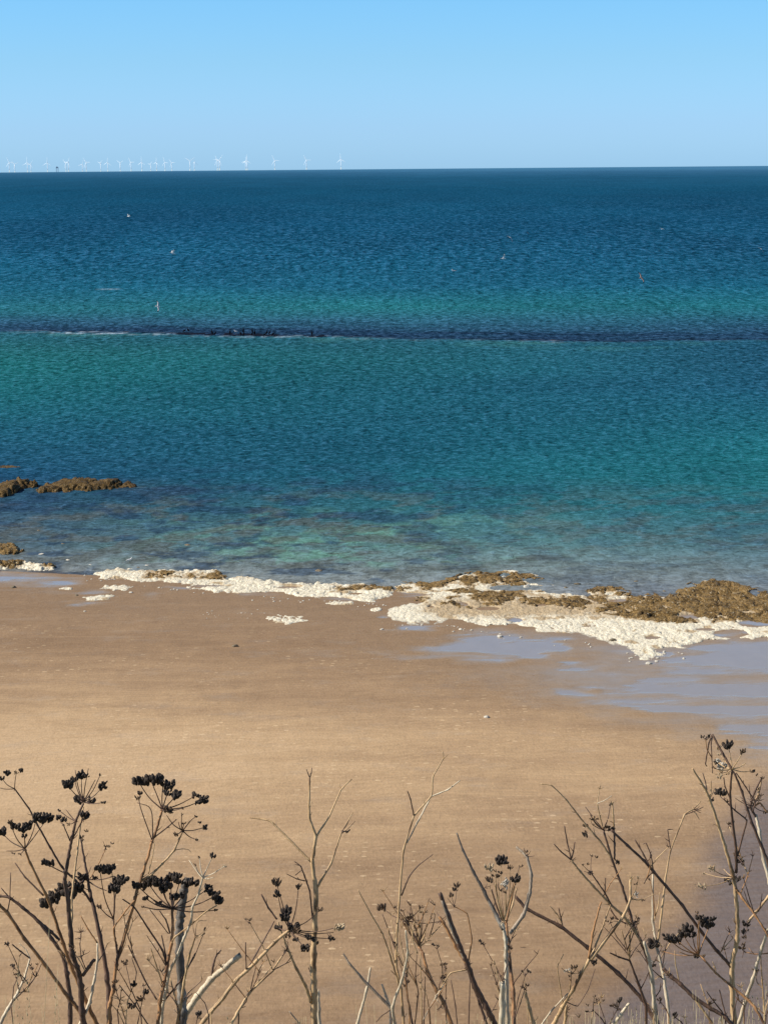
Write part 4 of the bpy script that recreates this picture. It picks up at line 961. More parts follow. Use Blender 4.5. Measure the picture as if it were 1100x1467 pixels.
def fill(p, n, y0=1290, seeds='nnb', rays=True):
    """thin side twigs growing from the stems a plant already has"""
    base = [q for q in p.st if len(q) > 8]
    for _ in range(n):
        for _try in range(30):
            q = random.choice(base); v = random.choice(q)
            if v[1] > y0 and v[1] < 1470: break
        a = random.choice((-1, 1)) * random.uniform(0.12, 0.75); l_ = random.uniform(28, 85) * (0.6 + 0.4 * random.random())
        x1 = v[0] + math.sin(a) * l_; y1 = v[1] - math.cos(a) * l_
        xm = (v[0] + x1) / 2 + random.uniform(-4, 4); ym = (v[1] + y1) / 2 + random.uniform(-3, 3)
        p.stem(random.choice('sddo'), 0.9, 1.7, [(x1, y1), (xm, ym), (v[0], v[1])])
        if random.random() < 0.55: p.tuft(x1, y1, random.randint(3, 6), random.uniform(6, 12), random.choice('sd'), 1.0)
        elif random.random() < 0.5: p.umbel(x1, y1, [(x1 + random.uniform(-6, 6), y1 - random.uniform(2, 7), random.uniform(4, 6.5), random.choice('bbk')) for _ in range(3)], 'd', 0.9)

def build_plants():
    # -------- 1: black-seeded plant on the left
    p = Plant('black seeded dried plant with many heads at the far left', 4.5, 140)
    p.stem('d', 2.0, 7, [(116, 1200), (121, 1230), (125.5, 1254.5), (129, 1276), (134.5, 1300), (143.6, 1340), (154.5, 1403), (156.4, 1440), (158, 1475)])
    p.stem('o', 2.6, 6, [(36, 1216), (43.6, 1236), (65.5, 1280), (74.5, 1303), (91, 1352), (103.6, 1387), (116, 1416), (127, 1441.5), (143, 1475)])
    p.stem('d', 2.4, 8.5, [(120, 1151), (109, 1176), (103.6, 1200), (99, 1225.5), (94.5, 1249), (93.6, 1263), (98, 1289), (102, 1340), (103.6, 1367), (111, 1385), (116, 1412), (118, 1449), (122, 1475)])
    p.stem('s', 1.8, 3.2, [(120, 1156), (114.5, 1189), (111, 1222), (107, 1253), (103, 1289), (103.6, 1314), (99, 1354)])
    p.stem('d', 1.8, 3.4, [(21.5, 1130), (41.8, 1158), (54.5, 1182), (72.7, 1214.5), (89, 1242), (109, 1262), (131, 1292)])
    p.stem('d', 1.4, 2.8, [(22, 1236), (36, 1256), (63, 1283)])
    p.stem('o', 3.0, 4.6, [(232.7, 1160), (222, 1196), (218, 1205.5), (213, 1225), (204, 1254.5), (196, 1278), (194.5, 1285), (182, 1331), (172, 1363), (167, 1382), (162, 1421), (157, 1440)])
    p.stem('d', 2.0, 3.6, [(163, 1317), (165, 1345), (167, 1354), (169, 1369), (166, 1390)])
    p.stem('s', 2.4, 3.2, [(262, 1190), (250, 1218), (233, 1237), (217, 1253), (203, 1262)])
    p.stem('o', 1.8, 2.2, [(193, 1290), (182, 1303), (163, 1330), (167, 1356)])
    p.stem('d', 1.4, 2.0, [(91, 1181), (101, 1205)]); p.stem('d', 1.4, 2.0, [(119, 1172), (117, 1178), (105.5, 1200)])
    p.stem('s', 1.2, 1.6, [(222, 1207), (219, 1226), (213, 1252)])
    p.stem('s', 0.8, 1.2, [(274, 1221), (270, 1217), (262, 1216), (250, 1218)])
    p.stem('o', 1.2, 1.5, [(152, 1216), (143, 1235), (130, 1258)])
    p.stem('d', 1.6, 2.2, [(222, 1196), (247, 1180), (238, 1167)][::-1] if False else [(253, 1174), (240, 1185), (221, 1200)])
    p.stem('w', 2.2, 4.6, [(140, 1351), (140, 1376), (135.5, 1405), (129, 1436), (112, 1475)])
    p.stem('o', 1.4, 2.4, [(116, 1312), (127, 1332), (140, 1351)]); p.stem('d', 4.2, 4.2, [(136, 1374), (128, 1385), (119, 1398)])
    p.stem('d', 1.2, 1.6, [(117, 1335), (115, 1352), (117, 1372), (125, 1392)])
    p.umbel(21.5, 1130, [(-3, 1128, 0, 'n'), (3, 1115, 7, 'k'), (11, 1108, 9, 'k'), (24, 1107, 6, 'b'), (31, 1104, 7, 'k')], w=1.3)
    p.umbel(36, 1216, [(53, 1171, 13, 'k'), (60, 1173, 15, 'k'), (69, 1171, 14, 'k'), (15, 1178, 8, 'b'), (23, 1183, 13, 'k'), (33, 1187, 12, 'k'), (40, 1183, 13, 'k'), (1, 1191, 15, 'k'), (10, 1219, 0, 'n'), (20, 1223, 5, 'b'), (29, 1224, 5, 'b'), (35, 1198, 7, 'k')], w=1.6)
    p.umbel(120, 1149, [(97, 1125, 14, 'k'), (107, 1117, 10, 'k'), (117, 1110, 12, 'k'), (125, 1112, 7, 'k'), (108, 1103, 0, 'n'), (127, 1101, 0, 'n'), (137, 1117, 0, 'n'), (147, 1128, 11, 'k'), (150, 1122, 7, 'k'), (114, 1145, 13, 'k'), (131, 1146, 11, 'k'), (148, 1150, 6, 'k'), (144, 1110, 4, 'b')], w=1.6)
    p.umbel(109, 1177, [(85, 1161, 4, 'k'), (95, 1160, 0, 'n'), (99, 1181, 5, 'b')], w=1.6)
    p.umbel(91, 1181, [(86, 1172, 9, 'k'), (92, 1174, 8, 'k')], w=1.2); p.umbel(119, 1174, [(121, 1168, 12, 'k'), (127, 1170, 0, 'n'), (128, 1160, 0, 'n')], w=1.1)
    p.umbel(119, 1203, [(117, 1199, 7, 'b'), (124, 1191, 6, 'b')], w=1.1); p.umbel(152, 1216, [(152, 1212, 6, 'b'), (157, 1212, 5, 'b'), (161, 1208, 5, 'b'), (148, 1205, 0, 'n')], w=1)
    p.umbel(122, 1259, [(64, 1236, 11, 'k'), (72, 1236, 12, 'k'), (118, 1256, 12, 'k'), (135, 1258, 8, 'k'), (140, 1258, 6, 'b'), (164, 1255, 0, 'n'), (68, 1293, 17, 'k'), (77, 1286, 18, 'k'), (84, 1277, 9, 'k'), (93, 1271, 16, 'k'), (101, 1279, 20, 'k'), (111, 1273, 16, 'k'), (153, 1276, 0, 'n')], w=2.2)
    p.umbel(163, 1317, [(143, 1244, 13, 'k'), (152, 1246, 15, 'k'), (160, 1243, 11, 'k'), (164, 1274, 15, 'k'), (169, 1263, 15, 'k'), (177, 1261, 14, 'k'), (143, 1299, 8, 'b')], w=1.8)
    p.umbel(233, 1160, [(198, 1119, 14, 'k'), (207, 1120, 15, 'k'), (216, 1117, 15, 'k'), (225, 1117, 17, 'k'), (234, 1122, 10, 'k'), (243, 1124, 14, 'k'), (241, 1134, 11, 'k'), (253, 1139, 15, 'k'), (240, 1160, 12, 'b'), (246, 1163, 8, 'b'), (262, 1158, 4, 'd' if False else 'b'), (282, 1139, 11, 'k'), (291, 1146, 13, 'k'), (284, 1150, 8, 'k')], w=1.9)
    p.umbel(219, 1206, [(197, 1150, 0, 'n', -0.5), (198, 1143, 8, 'b', -0.45), (201, 1136, 7, 'k', -0.4)], w=1.7)
    p.umbel(262, 1190, [(281, 1170, 4, 'k', -0.2), (286, 1178, 5, 'k', -0.2), (294, 1185, 9, 'k'), (282, 1203, 4, 'k'), (261, 1167, 4, 'b'), (264, 1180, 6, 'b'), (239, 1168, 0, 'n'), (252, 1196, 8, 'b'), (256, 1178, 0, 'n')], w=1.6)
    p.tuft(116, 1336, 8, 9, 'd'); p.tuft(120, 1368, 9, 12, 'd', 2.6); p.tuft(116, 1345, 5, 8, 'd', 2)
    fill(p, 6, 1330)
    # -------- 2: pale leaning stalks at the left edge
    p = Plant('leaning forked grey and straw stalks without seeds at the left edge', 4.85, 90, 0.1)
    p.stem('d', 3.0, 6.5, [(-20, 1284), (0, 1284), (13, 1285), (33, 1300), (56, 1320), (75, 1345), (91, 1369), (96, 1394), (101, 1431), (101, 1475)])
    p.stem('o', 4.0, 5.0, [(-25, 1265), (0, 1297), (11, 1307), (36, 1345), (64, 1381), (94, 1423), (111, 1443), (127, 1475)])
    p.stem('d', 4.0, 4.5, [(86, 1347), (74, 1335), (57, 1321)]); p.stem('d', 1.2, 1.8, [(16, 1250), (14.5, 1290), (11, 1307)])
    p.stem('d', 1.2, 2, [(2, 1272), (13, 1285)])
    p.stem('w', 2.0, 5.0, [(43.6, 1372), (36, 1400), (25.5, 1423), (12, 1445), (-4, 1475)])
    p.stem('d', 1.8, 2.2, [(18, 1353), (30, 1363), (43.6, 1373)]); p.stem('w', 1.0, 1.6, [(28, 1351), (38, 1361), (43.6, 1373)])
    p.stem('s', 1, 1.4, [(43, 1421), (33, 1421), (25, 1423)])
    fill(p, 4, 1380)
    fill(p, 6, 1405)
    # -------- 3: black-seeded plant left of centre with a rust stem
    p = Plant('black seeded dried plant with a wide flat head and rust coloured stem', 4.55, 235)
    p.stem('o', 3.2, 5.0, [(247, 1302), (248, 1331), (245.5, 1352), (240, 1383), (234.5, 1412), (230, 1434), (226, 1475)])
    p.stem('w', 2.2, 4.4, [(291, 1256), (285, 1280), (276, 1300), (274.5, 1320), (264.5, 1343), (254.5, 1369), (243, 1392), (238, 1420), (233, 1445), (231, 1476)])
    p.stem('s', 2.0, 4.0, [(280, 1342), (271, 1371), (263.6, 1409), (259, 1442), (252, 1475)])
    p.stem('s', 1.6, 2.4, [(311, 1297), (294, 1307), (276, 1323), (250, 1343), (246, 1352)])
    p.stem('d', 2.0, 2.6, [(280, 1366), (262, 1401), (234, 1436)])
    p.stem('d', 1.8, 3.0, [(176, 1288), (193, 1300), (213, 1331), (233, 1361), (239, 1384)])
    p.stem('d', 1.2, 1.4, [(215, 1303), (242, 1338)]); p.stem('d', 1.4, 2.6, [(229, 1305), (238, 1318), (244, 1337)]); p.stem('s', 1.6, 2.2, [(216, 1358), (224, 1382), (233, 1408)])
    p.stem('d', 1.8, 2.6, [(232, 1340), (238, 1369), (239, 1386)]); p.stem('d', 1.5, 2.4, [(184, 1354), (207, 1403), (225, 1432)]); p.stem('d', 1.0, 1.2, [(187, 1341), (189, 1358), (191, 1372)])
    p.stem('d', 1.2, 2.0, [(171, 1411), (194, 1440), (217, 1475)]); p.stem('s', 1.2, 1.8, [(192, 1411), (183, 1436), (180, 1475)]); p.stem('d', 1.0, 1.6, [(205, 1430), (201, 1450), (196, 1475)])
    p.stem('s', 1.8, 2.6, [(244, 1400), (250, 1425), (256, 1450), (258, 1476)])
    p.stem('d', 1.0, 1.6, [(189, 1372), (196, 1393), (193, 1410)])
    p.stem('d', 1.2, 2.0, [(284, 1456), (279, 1476)]); p.stem('s', 1, 1.8, [(161, 1440), (170, 1450), (182, 1475)])
    p.umbel(247, 1302, [(196, 1268, 12, 'k'), (203, 1269, 14, 'k'), (212, 1264, 13, 'k'), (220, 1262, 15, 'k'), (229, 1263, 17, 'k'), (237, 1270, 18, 'k'), (246, 1258, 14, 'k'), (254, 1257, 14, 'k'), (258, 1262, 10, 'k'), (270, 1266, 11, 'k'), (278, 1264, 13, 'k'), (299, 1273, 12, 'k'), (303, 1280, 10, 'k'), (310, 1283, 12, 'k'), (314, 1290, 13, 'k'), (309, 1304, 6, 'k'), (249, 1284, 12, 'k'), (258, 1284, 11, 'k'), (220, 1290, 0, 'n'), (205, 1299, 6, 'b'), (228, 1294, 8, 'k'), (209, 1287, 8, 'k'), (235, 1277, 9, 'k')], w=2.0)
    p.umbel(291, 1257, [(271, 1232, 0, 'n', 0.35), (280, 1239, 4, 'b'), (286, 1228, 5, 'b'), (305, 1226, 9, 'k'), (322, 1241, 6, 'p'), (306, 1257, 0, 'n')], 'w', 1.6)
    p.umbel(280, 1342, [(296, 1319, 0, 'n', -0.5), (294, 1331, 6, 'b'), (300, 1327, 0, 'n', .4), (276, 1318, 0, 'n'), (292, 1338, 4, 'b')], 's', 1.2)
    p.umbel(192, 1411, [(192, 1410, 9, 'k')], w=1); p.umbel(206, 1430, [(208, 1420, 10, 'k'), (201, 1431, 10, 'b'), (207, 1411, 6, 'b')], w=1.2); p.umbel(185, 1437, [(190, 1441, 10, 'k'), (186, 1443, 6, 'b')], w=1); p.umbel(284, 1456, [(284, 1453, 9, 'k'), (287, 1459, 5, 'b')], w=1)
    p.tuft(231, 1433, 6, 8, 'o', 2.5); p.tuft(172, 1432, 7, 14, 's', 2.0); p.tuft(168, 1420, 6, 10, 'd', 1.0); p.tuft(178, 1450, 6, 12, 's', 1.2)
    fill(p, 7, 1330)
    fill(p, 6, 1405)
    # -------- 4: thick broken stalks
    p = Plant('thick broken blackened stalk with a bleached side stub', 4.8, 262, 0.05)
    p.stem('k', 9, 12, [(267, 1258), (264, 1276), (259, 1312), (257, 1336), (258, 1376), (261, 1430), (262, 1449), (262, 1478)], jag=True)
    p.stem('w', 7.0, 8.5, [(343.6, 1369), (323.6, 1385), (303, 1403), (283.6, 1427), (267, 1451), (256, 1478)], jag=True)
    p.stem('d', 1.6, 3.4, [(317, 1361), (310, 1369), (305.5, 1383), (303, 1403)]); p.stem('d', 1.5, 3, [(276, 1423), (269, 1429), (262, 1445)])
    # -------- 5: leaning straw plant
    p = Plant('dried plant leaning right with a loose half bare seed head', 4.35, 300)
    p.stem('s', 4.0, 6.0, [(414.5, 1332.5), (394.5, 1349), (367, 1378), (353, 1391), (340, 1403), (318, 1432), (302, 1450), (281, 1478)])
    p.stem('s', 2.0, 4.0, [(409, 1362), (391, 1390), (358, 1422), (340, 1451), (326, 1478)])
    p.stem('d', 1.6, 2.0, [(352, 1350), (353, 1391)]); p.stem('d', 1.8, 2.2, [(393, 1320), (375, 1353), (355, 1388)]); p.stem('d', 2.2, 2.6, [(374.5, 1281), (385, 1301), (397, 1317)])
    p.stem('d', 1.2, 1.6, [(367, 1385), (362, 1405), (359, 1421)]); p.stem('d', 1.0, 1.4, [(375, 1388), (367, 1405), (360, 1420)]); p.stem('d', 1.0, 1.8, [(419, 1369), (410, 1380), (391, 1390)])
    p.umbel(415, 1332, [(396, 1264, 13, 'b', 0), (398, 1281, 11, 'k'), (410, 1305, 14, 'k'), (408, 1314, 13, 'k'), (428, 1270, 10, 'b'), (459, 1303, 8, 'b'), (420, 1328, 15, 'k'), (425, 1333, 12, 'b'), (478, 1336, 0, 'n'), (486, 1328, 14, 'p'), (475, 1345, 8, 'k'), (399, 1329, 10, 'k'), (424, 1346, 8, 'k'), (446, 1345, 11, 'k'), (437, 1358, 12, 'k'), (412, 1340, 9, 'b')], w=1.7)
    p.tuft(476, 1344, 5, 10, 'd', 1.5); p.tuft(397, 1262, 5, 9, 'd', 0.8); p.tuft(410, 1362, 7, 10, 's', 2.8)
    fill(p, 3, 1360)
    fill(p, 6, 1405)
    # -------- 6: tall bare stem
    p = Plant('tall bare forked stem without seeds left of centre', 4.65, 450)
    p.stem('s', 2.0, 9.0, [(443.6, 1113), (443, 1171), (452.7, 1198), (447, 1236), (452.7, 1273), (451, 1331), (449, 1367), (450, 1422), (450, 1478)], 0.02)
    p.stem('d', 1.0, 1.6, [(439, 1102), (443.6, 1114)]); p.stem('d', 1.0, 1.6, [(447, 1100), (446, 1108), (443.6, 1115)]); p.stem('s', 1.0, 1.4, [(447, 1147), (443, 1160)])
    p.stem('s', 1.5, 3.0, [(504, 1116), (489, 1131), (471, 1171), (453.5, 1198)]); p.stem('s', 1.8, 3.2, [(358, 1171), (387, 1176), (416, 1204), (446, 1235)]); p.stem('s', 1.0, 3.2, [(505.5, 1164), (489, 1193), (474.5, 1236), (453.5, 1273)])
    p.stem('d', 1.4, 2.4, [(422, 1234), (431, 1241), (436, 1254), (443.6, 1276), (450, 1331)]); p.stem('d', 1.0, 1.8, [(411, 1252), (425, 1259), (437, 1262)]); p.stem('d', 0.9, 1.2, [(433, 1246), (423, 1254)])
    p.umbel(490, 1191, [(498, 1191, 6, 'k'), (509, 1176, 0, 'n', .3), (502, 1170, 0, 'n')], 'd', 1.0)
    p.stem('s', 2.0, 4.4, [(398, 1321), (411, 1356), (425.5, 1389), (438, 1412), (446, 1436)])
    p.umbel(449, 1349, [(441, 1342, 8, 'k'), (453, 1350, 7, 'b'), (446, 1354, 6, 'b')], 'd', 1)
    p.stem('d', 1.0, 1.4, [(442, 1386), (449, 1404)])
    b = Plant('short white broken stub hard against the tall bare stem', 4.75, 457, 0.02, 'broken stalks at the cliff edge', 'broken_stalk', 'stalk'); b.stem('w', 4.0, 4.6, [(455.5, 1420), (457, 1445), (458, 1478)], jag=True)
    b = Plant('thin grey leaning stub left of the tall bare stem', 4.75, 425, 0.02, 'broken stalks at the cliff edge', 'broken_stalk', 'stalk'); b.stem('g', 1.6, 2.4, [(414.5, 1449), (429, 1467), (436, 1480)])
    b = Plant('slender bleached stub with an angled tip right of the tall bare stem', 4.7, 515, 0.02, 'broken stalks at the cliff edge', 'broken_stalk', 'stalk'); b.stem('w', 2.4, 4.6, [(530.5, 1387), (525.5, 1417), (512, 1467), (508, 1480)], jag=True)
    b = Plant('grey forked dead stalk shaped like a Y near the bottom centre', 4.6, 566, 0.04, 'broken stalks at the cliff edge', 'broken_stalk', 'stalk'); b.stem('g', 2.0, 4.4, [(492, 1366), (500, 1380), (525.5, 1409), (560, 1445), (568, 1478)]); b.stem('w', 2.0, 3.6, [(547, 1410), (553, 1427), (560, 1446)][:3]); b.stem('d', 1.0, 1.6, [(539, 1464), (547, 1455), (560, 1446)][:3])
    # -------- 7: twiggy cluster in the centre
    p = Plant('bushy cluster of thin bare twigs with one tall forked pale stem', 4.6, 590)
    p.stem('s', 1.2, 3.4, [(634, 1076), (634.5, 1087), (620, 1113), (618, 1140), (593, 1169), (578, 1218), (573, 1276), (569, 1333), (567, 1378), (574, 1417), (579, 1478)], 0.05)
    p.stem('w', 1.4, 2.4, [(659, 1118), (642, 1131), (618, 1141)]); p.stem('d', 1.4, 2.0, [(583.6, 1133), (588, 1145), (593, 1169)]); p.stem('w', 2.2, 1.6, [(615, 1146), (598, 1178), (583, 1208)])
    p.stem('d', 1.0, 2.2, [(620, 1224), (599, 1240), (586, 1256), (575, 1283)]); p.stem('s', 1.2, 3.0, [(513, 1275), (530, 1307), (548, 1338), (561, 1376), (572, 1412)])
    p.stem('o', 3.6, 5.4, [(600, 1356), (605, 1366), (612, 1391), (625, 1419), (636, 1437), (650, 1478)])
    p.stem('d', 1.8, 2.8, [(584, 1320), (592, 1338), (600, 1356)])
    p.stem('d', 1.2, 1.8, [(548, 1310), (564, 1353), (577, 1384)]); p.stem('w', 2.2, 4.2, [(581, 1333), (584, 1366), (576, 1404), (562, 1443), (567, 1478)]); p.stem('d', 1.8, 3.0, [(581, 1394), (584, 1429), (593, 1478)])
    for x0 in ((597, 1368, 595, 1399, 599, 1424, 593, 1478), (602, 1363, 603, 1409, 604, 1440, 605, 1478), (609, 1399, 608, 1430, 607, 1478), (571, 1330, 574, 1352, 579, 1372, 583, 1395), (588, 1345, 585, 1375, 583, 1400), (593, 1320, 590, 1345, 598, 1366), (560, 1318, 566, 1345, 569, 1365), (556, 1330, 559, 1356, 566, 1380)):
        p.stem('s' if random.random() < .5 else 'd', 1.1, 1.9, [(x0[i], x0[i + 1]) for i in range(0, len(x0), 2)])
    for tx, ty in ((579, 1312), (586, 1318), (593, 1303), (599, 1300), (606, 1306), (612, 1317), (617, 1338), (589, 1330), (603, 1325), (609, 1335), (596, 1330)):
        p.stem(random.choice('sds'), 0.9, 1.6, [(tx, ty), ((tx + 600) / 2 + (tx - 600) * .22, (ty + 1357) / 2), (600.5, 1357)])
    p.umbel(584, 1320, [(547, 1300, 12, 'b'), (630, 1320, 5, 'b'), (566, 1299, 5, 'b'), (577, 1304, 6, 'b'), (603, 1300, 7, 'b'), (610, 1306, 5, 'b'), (588, 1313, 10, 'b'), (592, 1310, 5, 'p'), (581, 1325, 9, 'b'), (601, 1318, 0, 'n')], w=1.6)
    p.tuft(585, 1318, 9, 16, 'd', 1.4); p.tuft(560, 1312, 5, 10, 's', 1.0); p.tuft(603, 1308, 5, 10, 's', 1.0); p.tuft(602, 1330, 8, 14, 's', .8); p.tuft(631, 1442, 7, 9, 'd', 3.0); p.tuft(575, 1330, 6, 16, 's', .6)
    fill(p, 12, 1330)
    fill(p, 6, 1405)
    # -------- 8: dark pair leaning left
    p = Plant('pair of thick dark stalks leaning left from the bottom centre right', 4.5, 705, 0.06)
    p.stem('d', 5.0, 7.5, [(630, 1280), (642, 1312), (658, 1356), (669, 1381), (681, 1414), (696, 1442), (715, 1478)], jag=True)
    p.stem('g', 3.0, 4.4, [(633, 1290), (645, 1326), (660, 1362), (670, 1384)]); p.stem('o', 3.4, 4.4, [(629, 1313), (635, 1322), (653, 1356), (668, 1381)]); p.stem('d', 3, 3.6, [(676, 1409), (688, 1440), (700, 1478)])
    p.stem('o', 1.4, 2.2, [(650, 1298), (669, 1309), (675.6, 1345), (670, 1381)]); p.stem('s', 1.2, 2.2, [(612, 1450), (632, 1414), (645, 1394), (668, 1389)]); p.stem('w', 1.4, 1.8, [(606, 1462), (615, 1444), (624, 1429), (636, 1410)][::1])
    p.umbel(650, 1298, [(654, 1268, 9, 'b'), (651, 1274, 8, 'b'), (646, 1282, 8, 'b'), (641, 1287, 0, 'n')], w=1)
    p.umbel(632, 1318, [(625, 1306, 0, 'n'), (630, 1325, 0, 'n'), (640, 1310, 0, 'n'), (624, 1322, 0, 'n')], w=1.2)
    p.tuft(670, 1383, 7, 9, 'd', 2.6); p.tuft(676, 1388, 4, 12, 'd', 1.0, 1)
    p.stem('d', 1.0, 1.6, [(639, 1386), (639, 1410), (638, 1435), (640, 1478)]); p.umbel(637, 1400, [(634, 1400, 7, 'b'), (638, 1387, 5, 'b')], w=1); p.stem('d', 1.2, 1.8, [(646, 1404), (652, 1440), (656, 1478)]); p.stem('d', 1.4, 2.0, [(673, 1404), (672, 1440), (671, 1478)])
    fill(p, 4, 1390)
    # -------- 9: the plant with the long grey blade and the bow
    p = Plant('dried plant with a long grey blade and a stalk curved like a bow', 4.4, 727)
    p.stem('w', 4.0, 6.0, [(719, 1322), (724, 1345), (725, 1368), (725, 1409), (727, 1478)], 0.0); p.stem('k', 1.6, 5.5, [(654, 1193), (663, 1218), (678, 1249), (693, 1277), (711, 1312), (721, 1332)], 0.06)
    p.stem('o', 3.2, 5.8, [(725, 1322), (730, 1378), (735, 1424), (736, 1478)]); p.stem('w', 7.0, 8.0, [(719, 1406), (719, 1440), (719, 1478)], jag=True)
    p.stem('g', 3.0, 5.5, [(739, 1213), (747, 1220), (754.5, 1228), (761, 1254), (758, 1282), (749, 1312), (730, 1337)])
    p.stem('o', 2.2, 3.0, [(737, 1266), (732, 1290), (724, 1324)]); p.stem('s', 2, 2.8, [(740, 1272), (734, 1296), (723, 1324)]); p.stem('d', 1.8, 2.6, [(704, 1274), (710, 1295), (719, 1318)]); p.stem('s', 1.4, 2, [(709, 1266), (713, 1292), (720, 1318)])
    p.stem('d', 1.0, 1.4, [(744, 1240), (740, 1256), (738, 1268)])
    p.umbel(722, 1318, [(718, 1232, 15, 'k'), (724, 1236, 8, 'k'), (700, 1243, 12, 'p'), (698, 1259, 9, 'b'), (702, 1262, 7, 'k'), (707, 1254, 6, 'b'), (738, 1258, 13, 'k'), (731, 1242, 8, 'b'), (746, 1241, 6, 'b'), (724, 1264, 16, 't'), (713, 1255, 7, 'b'), (716, 1250, 6, 'k'), (723, 1278, 6, 'b'), (709, 1248, 5, 'b')], 's', 1.3)
    p.umbel(754, 1227, [(754, 1220, 6, 'b'), (765, 1226, 0, 'n'), (750, 1215, 0, 'n'), (760, 1219, 0, 'n')], w=1.1)
    p.tuft(722, 1319, 9, 9, 'd', 3.0); p.tuft(700, 1246, 6, 8, 's'); p.tuft(694, 1272, 5, 9, 'd', 2.0); p.tuft(735, 1430, 6, 6, 'o', 2.5); p.tuft(716, 1276, 7, 11, 'd', 2.5)
    fill(p, 6, 1350)
    fill(p, 6, 1405)
    # -------- 10: small plants bottom centre right
    p = Plant('straw stalk splitting into three bare rods right of the bow', 4.55, 795, 0.1)
    p.stem('s', 4.0, 6.0, [(843.6, 1374), (820, 1418), (805, 1443), (788, 1478)])
    p.stem('o', 1.8, 3.2, [(861, 1292), (858, 1300), (849, 1336), (843, 1373)]); p.stem('s', 2.0, 2.8, [(874, 1296), (860, 1336), (845, 1374)]); p.stem('s', 2.0, 4.4, [(904, 1256), (902, 1264), (903, 1287), (893, 1312), (878, 1332), (846, 1375)])
    p.stem('s', 1.4, 1.8, [(818, 1391), (817, 1405), (815, 1425)]); p.stem('s', 1.0, 2.0, [(807, 1367), (798, 1385), (803, 1421), (806, 1438)]); p.stem('d', 0.9, 1.5, [(852, 1388), (842, 1418), (827, 1441.5), (814, 1453)][:3] + [(812, 1436)])
    p.stem('s', 3.4, 4.4, [(811, 1440), (810, 1455), (808, 1478)]); p.stem('w', 1.5, 2.4, [(813, 1423), (789, 1449), (768, 1478)])
    p.umbel(819, 1394, [(813, 1390, 10, 't'), (822, 1386, 9, 'b'), (803, 1386, 0, 'n'), (828, 1380, 0, 'n'), (830, 1393, 6, 'b'), (816, 1399, 5, 'b')], 's', 1.1); p.umbel(846, 1376, [(850, 1379, 9, 'k')], 'd', 1)
    p.umbel(903, 1287, [(914, 1257, 5, 'p'), (910, 1266, 5, 'b'), (911, 1281, 10, 't'), (938, 1280, 0, 'n', .25), (920, 1290, 6, 'b'), (905, 1255, 0, 'n')], 's', 1.3); p.tuft(904, 1260, 5, 9, 's', 1.4); p.tuft(811, 1448, 6, 9, 'd', 2.5)
    b = Plant('pale hollow stub standing between the bow and the straw rods', 4.5, 763, 0.02, 'broken stalks at the cliff edge', 'broken_stalk', 'stalk'); b.stem('s', 3.6, 5, [(752, 1421), (758, 1445), (768, 1480)], jag=True); b.stem('s', .7, 1, [(748, 1392), (752, 1412), (755, 1440)])
    b = Plant('bleached stub leaning right among low heads at bottom right', 4.5, 876, 0.02, 'broken stalks at the cliff edge', 'broken_stalk', 'stalk'); b.stem('w', 3.4, 5, [(900, 1438), (889, 1453), (870, 1480)], jag=True)
    p = Plant('low dried plant with small bare heads along the bottom edge', 4.5, 862, 0.06)
    p.stem('d', 1.2, 2.0, [(849, 1447), (860, 1458), (874, 1480)]); p.stem('s', 1.0, 1.6, [(851, 1427), (849, 1447), (845, 1480)]); p.stem('d', 1.0, 1.6, [(858, 1437), (864, 1455), (870, 1478)]); p.stem('d', 1.2, 1.8, [(884, 1445), (875, 1462), (868, 1480)])
    p.umbel(849, 1447, [(840, 1449, 4, 'b'), (841, 1440, 5, 'b'), (851, 1427, 5, 'b'), (853, 1436, 6, 'b')], 'd', 1.1); p.umbel(858, 1437, [(855, 1432, 6, 'b'), (862, 1425, 0, 'n'), (863, 1434, 5, 'b'), (857, 1424, 0, 'n')], 's', 1); p.umbel(884, 1445, [(888, 1433, 8, 'k'), (876, 1440, 7, 'b'), (882, 1440, 8, 'b'), (887, 1446, 6, 'b')], 'd', 1.1); p.tuft(829, 1458, 4, 8, 's'); p.tuft(861, 1430, 5, 8, 's', .7)
    # -------- 11: large tangled plant right of centre
    p = Plant('large tangled bare plant right of centre with long diagonal stems', 4.6, 940, 0.1)
    p.stem('d', 2.4, 5.4, [(864, 1189), (876, 1231), (891, 1271), (898, 1293), (902, 1309), (909, 1332), (920, 1354), (929, 1380), (934, 1409), (937, 1441), (943, 1478)])
    p.stem('s', 1.2, 3.0, [(774, 1123), (790, 1125.5), (811, 1146), (827, 1167), (838, 1181), (859, 1205), (876, 1230)])
    p.stem('s', 2.2, 4.0, [(818, 1232), (831, 1249), (849, 1269), (874, 1296), (889, 1309), (898, 1319), (909, 1335)])
    p.stem('d', 1.4, 2.2, [(793, 1209), (803, 1220), (818, 1232)]); p.stem('d', 1.6, 2.0, [(808, 1183), (812, 1206), (818, 1231)]); p.stem('d', 1.4, 1.8, [(823, 1206), (821, 1220), (818, 1231)])
    p.stem('d', 1.6, 2.4, [(846, 1250), (855, 1263), (866, 1279), (875, 1296)]); p.stem('d', 1.2, 1.8, [(867, 1258), (866, 1280)]); p.stem('d', 1.8, 2.4, [(874, 1303), (883, 1316), (896, 1323)])
    p.stem('d', 4.0, 5.5, [(738, 1284), (754, 1302), (802, 1327), (842, 1358), (885, 1394), (920, 1432), (926, 1442), (936, 1460), (946, 1480)], 0.06)
    p.stem('d', 1.6, 2.2, [(800, 1301), (803, 1315), (806, 1329)]); p.stem('d', 1.4, 1.8, [(793, 1319), (802, 1327)])
